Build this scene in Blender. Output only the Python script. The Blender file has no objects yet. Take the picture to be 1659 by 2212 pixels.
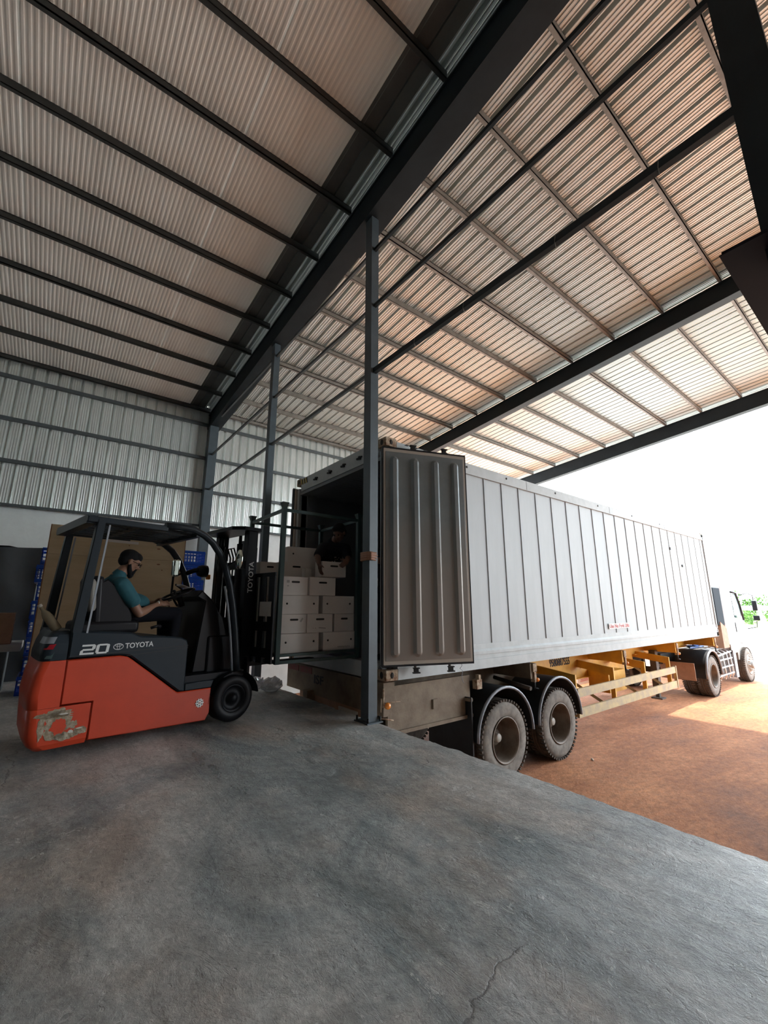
import bpy, bmesh, math, random
from mathutils import Vector, Matrix, noise
R = math.radians
random.seed(7)
SC = bpy.context.scene
COL = SC.collection

# ------------------------------------------------------------------ camera
cam_d = bpy.data.cameras.new('camera'); cam = bpy.data.objects.new('camera', cam_d); COL.objects.link(cam)
cam_d.sensor_fit = 'HORIZONTAL'; cam_d.sensor_width = 36.0; cam_d.lens = 909.75/1659*36
cam_d.clip_start = .05; cam_d.clip_end = 2000
cam.location = (0, 0, 1.5); cam.rotation_euler = (R(90+12.61), 0, R(-38.05))
SC.camera = cam

# ------------------------------------------------------------------ sky
W = bpy.data.worlds.new('sky'); SC.world = W; W.use_nodes = True
nt = W.node_tree; bg = nt.nodes['Background']
tc = nt.nodes.new('ShaderNodeTexCoord'); sx = nt.nodes.new('ShaderNodeSeparateXYZ'); cr = nt.nodes.new('ShaderNodeValToRGB')
nt.links.new(tc.outputs['Generated'], sx.inputs[0]); nt.links.new(sx.outputs['Z'], cr.inputs[0]); nt.links.new(cr.outputs[0], bg.inputs[0])
cr.color_ramp.elements[0].position = 0.0; cr.color_ramp.elements[0].color = (.90, .96, 1.0, 1)
cr.color_ramp.elements[1].position = 0.8; cr.color_ramp.elements[1].color = (.70, .85, 1.0, 1)
bg.inputs[1].default_value = 6.0

# ------------------------------------------------------------------ sun
sl = bpy.data.lights.new('sun', 'SUN'); so = bpy.data.objects.new('sun', sl); COL.objects.link(so)
sl.energy = 5.5; sl.angle = R(1.0); sl.color = (1.0, .95, .88)
sd = Vector((.55, -.05, 1.0)).normalized()
so.rotation_euler = sd.to_track_quat('Z', 'Y').to_euler(); so.location = (20, -10, 30)

# ------------------------------------------------------------------ exposure
vs = SC.view_settings
vs.view_transform = 'Standard'; vs.look = 'None'; vs.gamma = 1.0; vs.use_curve_mapping = False; vs.exposure = 0.82
SC.cycles.max_bounces = 8; SC.cycles.diffuse_bounces = 5; SC.cycles.glossy_bounces = 4
SC.cycles.use_denoising = True; SC.cycles.sample_clamp_indirect = 6.0

# ================================================================== materials
def mat(name, col, rough=.6, metal=0.0, var=0.0, vscale=6.0, col2=None, bump=0.0, bscale=40.0, stretch=None, emit=None, alpha=None, spec=None):
    m = bpy.data.materials.new(name); m.use_nodes = True
    t = m.node_tree; b = t.nodes['Principled BSDF']
    b.inputs['Base Color'].default_value = (*col, 1); b.inputs['Roughness'].default_value = rough; b.inputs['Metallic'].default_value = metal
    if spec is None and max(col) < .05: spec = .22
    if spec is not None: b.inputs['Specular IOR Level'].default_value = spec
    co = t.nodes.new('ShaderNodeTexCoord'); mp = t.nodes.new('ShaderNodeMapping')
    t.links.new(co.outputs['Object'], mp.inputs[0])
    if stretch: mp.inputs['Scale'].default_value = stretch
    if var or col2:
        n = t.nodes.new('ShaderNodeTexNoise'); n.inputs['Scale'].default_value = vscale; n.inputs['Detail'].default_value = 6; n.inputs['Roughness'].default_value = .65
        r = t.nodes.new('ShaderNodeValToRGB'); t.links.new(mp.outputs[0], n.inputs[0]); t.links.new(n.outputs[0], r.inputs[0])
        c2 = col2 if col2 else tuple(c*(1-var) for c in col)
        r.color_ramp.elements[0].position = .35; r.color_ramp.elements[0].color = (*c2, 1)
        r.color_ramp.elements[1].position = .62; r.color_ramp.elements[1].color = (*col, 1)
        t.links.new(r.outputs[0], b.inputs['Base Color'])
    if bump:
        n2 = t.nodes.new('ShaderNodeTexNoise'); n2.inputs['Scale'].default_value = bscale; n2.inputs['Detail'].default_value = 5
        bp = t.nodes.new('ShaderNodeBump'); bp.inputs['Strength'].default_value = bump; bp.inputs['Distance'].default_value = .01
        t.links.new(mp.outputs[0], n2.inputs[0]); t.links.new(n2.outputs[0], bp.inputs['Height']); t.links.new(bp.outputs[0], b.inputs['Normal'])
    if emit:
        b.inputs['Emission Color'].default_value = (*emit, 1); b.inputs['Emission Strength'].default_value = 1
    if alpha is not None: b.inputs['Alpha'].default_value = alpha
    return m

M = {}
M['plaster'] = mat('white_plaster', (.78, .82, .80), .85, var=.16, vscale=1.3, bump=.35, bscale=9)
M['innerwall'] = mat('grey_inner_wall', (.16, .165, .165), .8, var=.2, vscale=1)
M['galv'] = mat('galvanised_sheet', (.80, .84, .81), .28, .55, var=.16, vscale=3, stretch=(1, 1, .25))
M['canopy'] = mat('canopy_sheet', (.72, .76, .735), .42, .5, var=.12, vscale=2.2, stretch=(1, .15, 1))
M['cream'] = mat('cream_liner_sheet', (.86, .87, .82), .62, 0, var=.12, vscale=1.1, stretch=(2.5, .3, 1), bump=.1, bscale=120)
M['darkliner'] = mat('dark_liner', (.10, .105, .10), .5, .3, var=.25, vscale=2)
M['rafter'] = mat('blue_black_steel', (.018, .026, .031), .5, .1, var=.25, vscale=3)
M['post'] = mat('blue_grey_paint', (.075, .10, .115), .45, .1, var=.2, vscale=4)
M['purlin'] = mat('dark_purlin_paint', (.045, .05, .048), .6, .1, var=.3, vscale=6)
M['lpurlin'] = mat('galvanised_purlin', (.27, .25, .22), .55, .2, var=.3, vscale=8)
M['girt'] = mat('grey_girt_paint', (.085, .10, .105), .5, .1, var=.2, vscale=5)
M['cwhite'] = mat('container_grey_white', (.39, .425, .435), .55, .0, var=.13, vscale=2.4, stretch=(1, 1, .18))
M['crail'] = mat('container_rail', (.42, .45, .45), .6, .0, var=.14, vscale=5)
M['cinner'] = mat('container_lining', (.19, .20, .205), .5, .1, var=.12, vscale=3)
M['cdoor'] = mat('door_steel', (.27, .30, .30), .34, .45, var=.15, vscale=4)
def door_mat():
    m = mat('door_lining_steel', (.26, .285, .29), .33, .6, var=.15, vscale=4); t = m.node_tree; N = t.nodes; L = t.links; b = N['Principled BSDF']
    src = b.inputs['Base Color'].links[0].from_socket; co = N.new('ShaderNodeTexCoord'); sp = N.new('ShaderNodeSeparateXYZ'); L.new(co.outputs['Object'], sp.inputs[0])
    n = N.new('ShaderNodeTexNoise'); n.inputs['Scale'].default_value = 3; n.inputs['Detail'].default_value = 6; L.new(co.outputs['Object'], n.inputs[0])
    ad = N.new('ShaderNodeMath'); ad.operation = 'MULTIPLY_ADD'; ad.inputs[1].default_value = .9; L.new(n.outputs[0], ad.inputs[0]); L.new(sp.outputs['Z'], ad.inputs[2])
    r = N.new('ShaderNodeMapRange'); r.inputs[1].default_value = 2.3; r.inputs[2].default_value = 1.5; L.new(ad.outputs[0], r.inputs[0])
    x = N.new('ShaderNodeMix'); x.data_type = 'RGBA'; L.new(r.outputs[0], x.inputs[0]); L.new(src, x.inputs[6]); x.inputs[7].default_value = (.30, .275, .25, 1); L.new(x.outputs[2], b.inputs['Base Color'])
    n2 = N.new('ShaderNodeTexNoise'); n2.inputs['Scale'].default_value = 30; L.new(co.outputs['Object'], n2.inputs[0]); rr = N.new('ShaderNodeMapRange'); rr.inputs[3].default_value = .25; rr.inputs[4].default_value = .55; L.new(n2.outputs[0], rr.inputs[0]); L.new(rr.outputs[0], b.inputs['Roughness'])
    return m
M['cdoor'] = door_mat()
M['gasket'] = mat('pale_gasket', (.42, .37, .31), .7)
M['rust'] = mat('rusty_paint', (.42, .34, .24), .8, 0, col2=(.16, .07, .03), vscale=18, bump=.3)
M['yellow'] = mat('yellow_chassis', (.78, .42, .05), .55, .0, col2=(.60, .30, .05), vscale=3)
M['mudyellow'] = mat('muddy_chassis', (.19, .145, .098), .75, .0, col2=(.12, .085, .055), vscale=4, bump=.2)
M['guard'] = mat('pale_guard_rail', (.46, .34, .16), .6, .0, col2=(.30, .24, .16), vscale=5)
M['darkmetal'] = mat('dark_metal', (.035, .035, .035), .55, .3)
M['axle'] = mat('dusty_axle', (.09, .07, .055), .8, 0, var=.4, vscale=8)
M['boxdark'] = mat('dark_box_paint', (.012, .010, .016), .8)
M['blackplastic'] = mat('black_plastic', (.022, .024, .027), .42, 0, var=.3, vscale=6)
M['greyedge'] = mat('grey_plastic_edge', (.22, .24, .27), .45)
M['tyre'] = mat('dusty_tyre', (.21, .185, .155), .85, 0, col2=(.12, .105, .09), vscale=10, bump=.2)
M['tread'] = mat('tyre_tread', (.085, .065, .05), .9, 0, var=.4, vscale=14)
M['rim'] = mat('dusty_rim', (.17, .135, .105), .6, .2, col2=(.10, .075, .055), vscale=6)
M['hub'] = mat('pale_hub_cap', (.42, .39, .34), .5)
M['orange'] = mat('orange_lens', (.85, .28, .05), .25)
M['redlens'] = mat('red_lens', (.30, .012, .02), .15)
M['redtape'] = mat('faded_red_tape', (.16, .02, .02), .6, 0, col2=(.10, .05, .03), vscale=20)
M['truckwhite'] = mat('white_cab_paint', (.80, .81, .82), .3)
M['truckgrey'] = mat('grey_cab_plastic', (.20, .19, .17), .55)
M['exhaust'] = mat('dark_intake_stack', (.04, .048, .055), .9, 0, spec=.05)
M['glassdark'] = mat('dark_window_glass', (.05, .08, .08), .08, 0)
M['steelbright'] = mat('bright_steel_tube', (.62, .62, .62), .35, .6)
M['mirror'] = mat('mirror_glass', (.75, .8, .72), .05, 1.0)
M['red'] = mat('orange_red_paint', (.46, .042, .012), .38, 0, var=.12, vscale=5)
M['fgrey'] = mat('dark_blue_grey_paint', (.014, .021, .028), .42, 0, var=.15, vscale=6)
M['fblack'] = mat('black_mast_paint', (.006, .007, .010), .45, .1)
M['guardtube'] = mat('guard_frame_paint', (.020, .026, .032), .35, .1)
M['letter'] = mat('silver_lettering', (.55, .56, .55), .5)
M['letterblack'] = mat('black_ink', (.02, .02, .02), .6)
M['letterred'] = mat('red_ink', (.45, .05, .05), .6)
M['sticker'] = mat('white_sticker', (.75, .73, .70), .6)
M['stickergrey'] = mat('grey_sticker', (.35, .33, .30), .6)
M['seat'] = mat('black_vinyl', (.008, .008, .010), .45)
M['grime'] = mat('worn_bare_metal', (.16, .11, .06), .7, .1, col2=(.32, .27, .2), vscale=26, bump=.6)
M['carton'] = mat('white_carton', (.66, .62, .58), .8, 0, var=.07, vscale=5)
M['cartonedge'] = mat('carton_flap_edge', (.24, .10, .08), .85)
M['hole'] = mat('hand_hole_shadow', (.03, .028, .026), .9)
M['cagegreen'] = mat('dark_green_cage_paint', (.035, .07, .07), .45, .2)
M['teal'] = mat('teal_shirt', (.018, .10, .125), .85, 0, var=.2, vscale=9, bump=.2, bscale=14)
M['black'] = mat('black_cloth', (.006, .007, .011), .9, 0, bump=.2, bscale=14)
M['skin'] = mat('skin', (.26, .135, .085), .5)
M['skin2'] = mat('dark_skin', (.12, .06, .04), .5)
M['skin3'] = mat('warm_brown_skin', (.27, .135, .08), .5)
M['eye'] = mat('dark_eye', (.03, .02, .015), .25)
M['hair'] = mat('black_hair', (.008, .008, .009), .8, 0, bump=.5, bscale=60)
M['shoe'] = mat('dark_shoe', (.02, .02, .02), .5)
M['blue'] = mat('blue_crate_plastic', (.02, .11, .62), .32)
M['ply'] = mat('plywood', (.58, .46, .30), .65, 0, col2=(.47, .36, .22), vscale=1.6, stretch=(.35, 1, 2.2), bump=.05)
M['plyedge'] = mat('plywood_edge', (.22, .10, .05), .8)
M['sack'] = mat('brown_sacking', (.22, .15, .11), .9, 0, var=.4, vscale=6, bump=.5, bscale=12)
M['dark_cover'] = mat('dark_grey_cover', (.075, .085, .09), .7, 0, var=.2, vscale=2, bump=.3, bscale=4)  # dark grey shared by the bench body and the wall shadow sheet
M['bench'] = mat('grey_bench_edge', (.36, .34, .32), .7)
M['plastic'] = mat('crumpled_film', (.75, .75, .77), .2, 0, alpha=.75)
M['bottle'] = mat('brown_bottle_glass', (.20, .16, .10), .15, 0, alpha=.8)
M['leaf'] = mat('green_leaves', (.10, .22, .025), .8, 0, col2=(.04, .11, .015), vscale=1.4)
M['grass'] = mat('bright_grass', (.22, .34, .04), .9, 0, col2=(.13, .24, .03), vscale=.6)
M['bark'] = mat('bark', (.16, .12, .08), .9)
M['barrier'] = mat('pale_barrier', (.62, .64, .70), .7)
M['hazardy'] = mat('hazard_yellow', (.55, .42, .06), .6)
M['blueobj'] = mat('blue_hose', (.05, .15, .45), .35)
M['stone'] = mat('pale_stone', (.55, .48, .40), .9)
M['brown'] = mat('brown_board', (.34, .20, .13), .8, 0, var=.25, vscale=6)

def floor_mat():
    m = bpy.data.materials.new('worn_concrete'); m.use_nodes = True; t = m.node_tree; N = t.nodes; L = t.links; b = N['Principled BSDF']
    co = N.new('ShaderNodeTexCoord')
    def mapping(rot, sc):
        mp = N.new('ShaderNodeMapping'); L.new(co.outputs['Object'], mp.inputs[0]); mp.inputs['Rotation'].default_value = (0, 0, R(rot)); mp.inputs['Scale'].default_value = sc; return mp
    mp = mapping(28, (1, .8, 1)); mw = mapping(-12, (1, .28, 1))
    def nz(s, d=8, r=.6, src=mp, dist=0):
        n = N.new('ShaderNodeTexNoise'); n.inputs['Scale'].default_value = s; n.inputs['Detail'].default_value = d; n.inputs['Roughness'].default_value = r
        n.inputs['Distortion'].default_value = dist; L.new(src.outputs[0], n.inputs[0]); return n.outputs[0]
    def ramp(n, stops):
        r = N.new('ShaderNodeValToRGB'); L.new(n, r.inputs[0]); e = r.color_ramp.elements
        f = lambda c: (*c, 1) if isinstance(c, tuple) else (c, c, c, 1)
        e[0].position, e[0].color = stops[0][0], f(stops[0][1]); e[1].position, e[1].color = stops[-1][0], f(stops[-1][1])
        for p, c in stops[1:-1]:
            q = e.new(p); q.color = f(c)
        return r.outputs[0]
    def mix(a, c, f=None, mode='MIX', fac=None):
        x = N.new('ShaderNodeMix'); x.data_type = 'RGBA'; x.blend_type = mode
        for k, v in ((6, a), (7, c)):
            if isinstance(v, tuple): x.inputs[k].default_value = (*v, 1)
            else: L.new(v, x.inputs[k])
        if fac is not None: x.inputs[0].default_value = fac
        else: L.new(f, x.inputs[0])
        return x.outputs[2]
    def ma(op, a, c):
        x = N.new('ShaderNodeMath'); x.operation = op
        for k, v in enumerate((a, c)):
            if isinstance(v, (int, float)): x.inputs[k].default_value = v
            else: L.new(v, x.inputs[k])
        return x.outputs[0]
    col = ramp(nz(.8, 9, .66, dist=.8), [(.32, (.11, .135, .14)), (.44, (.245, .265, .26)), (.55, (.385, .38, .355)), (.70, (.53, .515, .485))])
    col = mix(col, (.40, .31, .24), ma('MULTIPLY', ramp(nz(1.3, 6, .6), [(.50, 0.), (.66, 1.)]), .55))            # brown earth trodden in
    col = mix(col, (.09, .12, .125), ma('MULTIPLY', ramp(nz(1.5, 7, .62, mw, .6), [(.60, 0.), (.70, 1.)]), .60))   # dark oily patches
    col = mix(col, ramp(nz(4.5, 9, .72, mw), [(.32, .62), (.5, 1.), (.68, 1.28)]), None, 'MULTIPLY', .9)
    col = mix(col, ramp(nz(26, 8, .8), [(.34, .60), (.5, 1.), (.66, 1.45)]), None, 'MULTIPLY', .75)
    chips = ma('MULTIPLY', ramp(nz(13, 7, .75, dist=1.0), [(.585, 0.), (.615, 1.)]), ramp(nz(1.1, 4, .55), [(.45, 0.), (.58, 1.)]))
    col = mix(col, (.60, .59, .55), ma('MULTIPLY', chips, .65))
    scr = ma('MULTIPLY', ramp(nz(16, 3, .5, mapping(35, (1, .035, 1))), [(.70, 0.), (.73, 1.)]), ramp(nz(.9, 3), [(.5, 0.), (.6, 1.)]))
    col = mix(col, (.12, .13, .13), ma('MULTIPLY', scr, .6))
    # long branching crack
    vo = N.new('ShaderNodeTexVoronoi'); vo.feature = 'DISTANCE_TO_EDGE'; vo.inputs['Scale'].default_value = .55
    wob = N.new('ShaderNodeTexNoise'); wob.inputs['Scale'].default_value = 3.5; wob.inputs['Detail'].default_value = 7; L.new(co.outputs['Object'], wob.inputs[0])
    vm = N.new('ShaderNodeVectorMath'); vm.operation = 'MULTIPLY_ADD'; L.new(wob.outputs[1], vm.inputs[0]); vm.inputs[1].default_value = (.35, .35, 0); L.new(co.outputs['Object'], vm.inputs[2]); L.new(vm.outputs[0], vo.inputs[0])
    crack = ma('MULTIPLY', ramp(vo.outputs[0], [(.0, 1.), (.0035, 0.)]), ramp(nz(.8, 4), [(.53, 0.), (.60, 1.)]))
    col = mix(col, (.07, .065, .06), ma('MULTIPLY', crack, .8))
    L.new(col, b.inputs['Base Color'])
    L.new(ramp(nz(2.2, 7, .65, mw), [(.35, .27), (.65, .55)]), b.inputs['Roughness'])
    h = ma('MULTIPLY', nz(3.0, 7, .62, mw, .4), .7)
    for v, k in ((nz(9, 9, .74, dist=.5), .55), (nz(38, 7, .75), .26), (chips, .10), (crack, -.10), (ramp(nz(1.7, 8, .66, mp, 1.1), [(.52, 0.), (.53, 1.)]), .05), (ramp(nz(3.9, 8, .68, mw, .8), [(.58, 0.), (.587, 1.)]), .055),
                 (ramp(nz(21, 4, .6), [(.30, 0.), (.37, 1.)]), .12)):
        h = ma('ADD', h, ma('MULTIPLY', v, k))
    bp = N.new('ShaderNodeBump'); bp.inputs['Strength'].default_value = 1.0; bp.inputs['Distance'].default_value = .022
    L.new(h, bp.inputs['Height']); L.new(bp.outputs[0], b.inputs['Normal'])
    return m
M['floor'] = floor_mat()

def dirt_mat():
    m = bpy.data.materials.new('red_laterite_dirt'); m.use_nodes = True; t = m.node_tree; N = t.nodes; L = t.links; b = N['Principled BSDF']
    co = N.new('ShaderNodeTexCoord'); mp = N.new('ShaderNodeMapping'); L.new(co.outputs['Object'], mp.inputs[0]); mp.inputs['Rotation'].default_value = (0, 0, R(20))
    mp.inputs['Scale'].default_value = (.55, 1, 1)
    def nz(s, d, r=.6):
        n = N.new('ShaderNodeTexNoise'); n.inputs['Scale'].default_value = s; n.inputs['Detail'].default_value = d; n.inputs['Roughness'].default_value = r; L.new(mp.outputs[0], n.inputs[0]); return n
    a = nz(.7, 8, .65); r = N.new('ShaderNodeValToRGB'); L.new(a.outputs[0], r.inputs[0]); e = r.color_ramp.elements
    e[0].position = .33; e[0].color = (.20, .085, .045, 1); e[1].position = .66; e[1].color = (.48, .20, .080, 1); q = e.new(.5); q.color = (.34, .125, .045, 1)
    f = nz(14, 7, .75); r2 = N.new('ShaderNodeValToRGB'); L.new(f.outputs[0], r2.inputs[0]); r2.color_ramp.elements[0].position = .32; r2.color_ramp.elements[0].color = (.6, .58, .56, 1)
    r2.color_ramp.elements[1].position = .66; r2.color_ramp.elements[1].color = (1.3, 1.28, 1.25, 1)
    x = N.new('ShaderNodeMix'); x.data_type = 'RGBA'; x.blend_type = 'MULTIPLY'; x.inputs[0].default_value = .9; L.new(r.outputs[0], x.inputs[6]); L.new(r2.outputs[0], x.inputs[7])
    # pale compacted road surface further out in the yard
    sp = N.new('ShaderNodeSeparateXYZ'); L.new(co.outputs['Object'], sp.inputs[0]); mr = N.new('ShaderNodeMapRange'); mr.inputs[1].default_value = 17; mr.inputs[2].default_value = 24; L.new(sp.outputs['X'], mr.inputs[0])
    x2 = N.new('ShaderNodeMix'); x2.data_type = 'RGBA'; L.new(mr.outputs[0], x2.inputs[0]); L.new(x.outputs[2], x2.inputs[6]); x2.inputs[7].default_value = (.52, .47, .42, 1)
    L.new(x2.outputs[2], b.inputs['Base Color']); b.inputs['Roughness'].default_value = .9
    bp = N.new('ShaderNodeBump'); bp.inputs['Strength'].default_value = .8; bp.inputs['Distance'].default_value = .03
    h = nz(9, 8, .7); L.new(h.outputs[0], bp.inputs['Height']); L.new(bp.outputs[0], b.inputs['Normal'])
    return m
M['dirt'] = dirt_mat()

# ================================================================== helpers
def tag(o, label=None, cat=None, group=None, kind=None):
    if label: o['label'] = label
    if cat: o['category'] = cat
    if group: o['group'] = group
    if kind: o['kind'] = kind
    return o
def empty(name, loc=(0, 0, 0), rz=0, **k):
    o = bpy.data.objects.new(name, None); COL.objects.link(o); o.location = loc; o.rotation_euler = (0, 0, rz); o.empty_display_size = .2
    return tag(o, **k)

class MB:
    """collects shapes, builds one mesh object"""
    def __init__(s): s.bm = bmesh.new(); s.mi = 0
    def _f(s, vs, smooth=False):
        try:
            f = s.bm.faces.new(vs); f.material_index = s.mi; f.smooth = smooth; return f
        except ValueError: return None
    def box(s, c, d, rot=None, bev=0):
        M4 = Matrix.Translation(c) @ (rot.to_4x4() if rot else Matrix.Identity(4)) @ Matrix.Diagonal((*d, 1))
        r = bmesh.ops.create_cube(s.bm, size=1, matrix=M4); fs = set()
        for v in r['verts']:
            for f in v.link_faces: fs.add(f)
        for f in fs: f.material_index = s.mi
        if bev:
            es = {e for f in fs for e in f.edges}
            g = bmesh.ops.bevel(s.bm, geom=list(es), offset=bev, segments=2, affect='EDGES', profile=.5)
            for f in g['faces']: f.material_index = s.mi; f.smooth = True
        return s
    def bx(s, x0, x1, y0, y1, z0, z1, bev=0):
        return s.box(((x0+x1)/2, (y0+y1)/2, (z0+z1)/2), (abs(x1-x0), abs(y1-y0), abs(z1-z0)), None, bev)
    def bar(s, a, b, w, h, up=(0, 0, 1), bev=0):
        a = Vector(a); b = Vector(b); d = b-a; L = d.length; d.normalize(); up = Vector(up)
        if abs(d.dot(up)) > .98: up = Vector((1, 0, 0))
        y = up.cross(d).normalized(); z = d.cross(y)
        rot = Matrix((d, y, z)).transposed()
        return s.box((a+b)/2, (L, w, h), rot, bev)
    def tube(s, pts, r, n=10, caps=True, smooth=True):
        pts = [Vector(p) for p in pts]; rs = r if isinstance(r, (list, tuple)) else [r]*len(pts); rings = []
        t0 = (pts[1]-pts[0]).normalized(); ref = Vector((0, 0, 1)) if abs(t0.z) < .9 else Vector((1, 0, 0)); u = ref.cross(t0).normalized()
        for i, p in enumerate(pts):
            t = (pts[min(i+1, len(pts)-1)]-pts[max(i-1, 0)]).normalized()
            u = (u-t*u.dot(t)).normalized(); v = t.cross(u)
            rings.append([s.bm.verts.new(p+(u*math.cos(2*math.pi*k/n)+v*math.sin(2*math.pi*k/n))*rs[i]) for k in range(n)])
        for A, B in zip(rings, rings[1:]):
            for k in range(n): s._f((A[k], A[(k+1) % n], B[(k+1) % n], B[k]), smooth)
        if caps: s._f(rings[0][::-1]); s._f(rings[-1])
        return s
    def lathe(s, prof, c=(0, 0, 0), axis='Y', n=32, smooth=True):
        """prof: (radius, along)"""
        c = Vector(c); rings = []
        for r, a in prof:
            ring = []
            for k in range(n):
                t = 2*math.pi*k/n; x, z = r*math.cos(t), r*math.sin(t)
                p = (x, a, z) if axis == 'Y' else ((x, z, a) if axis == 'Z' else (a, x, z))
                ring.append(s.bm.verts.new(c+Vector(p)))
            rings.append(ring)
        for A, B in zip(rings, rings[1:]):
            for k in range(n): s._f((A[k], A[(k+1) % n], B[(k+1) % n], B[k]), smooth)
        return s
    def prism(s, poly, a, b, axis='Y', bev=0):
        """poly in the plane across axis; extruded from a to b. axis Y: (x,z); X: (y,z); Z: (x,y)"""
        def P(p, t): return (p[0], t, p[1]) if axis == 'Y' else ((t, p[0], p[1]) if axis == 'X' else (p[0], p[1], t))
        A = [s.bm.verts.new(P(p, a)) for p in poly]; B = [s.bm.verts.new(P(p, b)) for p in poly]
        fs = [s._f(A), s._f(B[::-1])]
        n = len(poly)
        for k in range(n): fs.append(s._f((A[k], B[k], B[(k+1) % n], A[(k+1) % n])))
        fs = [f for f in fs if f]
        bmesh.ops.recalc_face_normals(s.bm, faces=fs)
        if bev:
            es = {e for f in fs[:2] for e in f.edges}
            g = bmesh.ops.bevel(s.bm, geom=list(es), offset=bev, segments=2, affect='EDGES')
            for f in g['faces']: f.material_index = s.mi; f.smooth = True
        return s
    def grid(s, P, nu, nv, smooth=False):
        V = [[s.bm.verts.new(P(i, j)) for j in range(nv)] for i in range(nu)]
        for i in range(nu-1):
            for j in range(nv-1): s._f((V[i][j], V[i+1][j], V[i+1][j+1], V[i][j+1]), smooth)
        return s
    def build(s, name, mats, parent=None, loc=None, tri=False):
        me = bpy.data.meshes.new(name); s.bm.to_mesh(me); s.bm.free()
        for m in (mats if isinstance(mats, (list, tuple)) else [mats]): me.materials.append(M[m])
        o = bpy.data.objects.new(name, me); COL.objects.link(o)
        if parent: o.parent = parent
        if loc: o.location = loc
        return o

def copy_tree(o, parent=None):
    c = o.copy(); COL.objects.link(c)
    if parent: c.parent = parent
    for ch in list(o.children): copy_tree(ch, c)
    return c
def inst(o, name, parent=None, loc=(0, 0, 0), rot=None):
    c = bpy.data.objects.new(name, o.data); COL.objects.link(c)
    if parent: c.parent = parent
    c.location = loc
    if rot: c.rotation_euler = rot
    return c
def text_part(name, body, size, m, parent, loc, rot, ext=.001, width=None, shear=0):
    cu = bpy.data.curves.new(name, 'FONT'); cu.body = body; cu.size = size; cu.extrude = ext; cu.resolution_u = 3; cu.shear = shear
    cu.align_x = 'CENTER'; cu.align_y = 'CENTER'; cu.offset = size*.018
    tmp = bpy.data.objects.new(name, cu); COL.objects.link(tmp)
    dg = bpy.context.evaluated_depsgraph_get(); me = bpy.data.meshes.new_from_object(tmp.evaluated_get(dg))
    bpy.data.objects.remove(tmp); me.materials.clear(); me.materials.append(M[m])
    if width:
        xs = [v.co.x for v in me.vertices]; k = width/(max(xs)-min(xs))
        for v in me.vertices: v.co.x *= k
    o = bpy.data.objects.new(name, me); COL.objects.link(o); o.parent = parent; o.location = loc; o.rotation_euler = rot
    return o

# ================================================================== 1. ground and slab
ZS, ZG = .33, -.78          # slab top, yard ground
XE = 2.86                   # slab edge
g = MB()
def gp(i, j):
    xs = [XE-.3, 3.5, 5, 7, 9, 12, 16, 22, 30, 45, 70, 110, 200, 400]; ys = [-60, -30, -14, -8, -4, -1, 1, 3, 4, 6, 8, 12, 20, 40, 90, 250]
    x, y = xs[i], ys[j]
    return (x, y, ZG+(.012*noise.noise(Vector((x, y, 0))) if x < 20 else 0))
g.grid(gp, 14, 16)
tag(g.build('ground', 'dirt'), 'red laterite dirt yard under and beyond the lorry', 'ground', kind='structure')

def slab():
    s = MB(); n = 900; y0, y1 = -9, 11.0
    top, bot = [], []
    for i in range(n+1):
        y = y0+(y1-y0)*i/n
        j = .030*noise.noise(Vector((y*1.7, 3, 0)))+.022*noise.noise(Vector((y*7, 1, 0)))+.012*noise.noise(Vector((y*25, 5, 0)))-.055*max(0, noise.noise(Vector((y*4.1, 9, 2)))-.28)
        top.append((XE-.012+j-.01, y, ZS)); bot.append((XE+j*.4, y, ZS-.025))
    T = [s.bm.verts.new(p) for p in top]; B = [s.bm.verts.new(p) for p in bot]; D = [s.bm.verts.new((XE-.01, p[1], ZG-.05)) for p in top]
    I = [s.bm.verts.new((XE-.35, p[1], ZS)) for p in top]; J = [s.bm.verts.new((-9, p[1], ZS)) for p in top]
    for i in range(n):
        s._f((J[i], I[i], I[i+1], J[i+1])); s._f((I[i], T[i], T[i+1], I[i+1])); s._f((T[i], B[i], B[i+1], T[i+1])); s._f((B[i], D[i], D[i+1], B[i+1]))
    return s.build('floor', 'floor')
tag(slab(), 'worn grey concrete loading dock slab with a chipped edge', 'floor', kind='structure')

# ================================================================== 2. back wall
YB = 11.0
wall = MB().bx(-9, 9.0, YB-.02, YB+.2, ZG-.05, 3.43).build('wall_back', 'plaster')
tag(wall, 'white plastered masonry back wall below ribbed metal cladding', 'wall', kind='structure')
PIT = .2115
def rib_profile(nrib, h=.032, minor=.006, crest=.028, base=.062, over=.03):
    pts = []; end = nrib*PIT
    for k in range(-1, nrib+1):
        c = (k+.5)*PIT
        pts += [(c-base/2, 0), (c-crest/2, h), (c+crest/2, h), (c+base/2, 0)]
        m1 = c+base/2; w = (PIT-base)/7
        for q in (.6, 2.8, 5.0): pts += [(m1+w*q, 0), (m1+w*(q+.35), minor), (m1+w*(q+1.0), minor), (m1+w*(q+1.35), 0)]
    return [p for p in sorted(pts) if -.001 <= p[0] <= end+over]
prof4 = rib_profile(4, h=.046, crest=.020, base=.080, minor=.0022)
sh = MB()
P4 = [(u, z) for u, z in prof4]
sh.grid(lambda i, j: (P4[i][0], P4[i][1], (3.42, 6.62)[j]), len(P4), 2)
sheet0 = sh.build('cladding_sheet', 'galv', wall)
x = -1.084-PIT/2-8*4*PIT; k = 0
while x < 8.9:
    (sheet0 if k == 0 else inst(sheet0, 'cladding_sheet', wall)).location = (x, YB-.07-.0015*(k % 2), 0)
    x += 4*PIT; k += 1
MB().bx(-9, 8.9, YB-.15, YB-.0, 3.425, 3.47).build('base_flashing', 'girt', wall)
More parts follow.
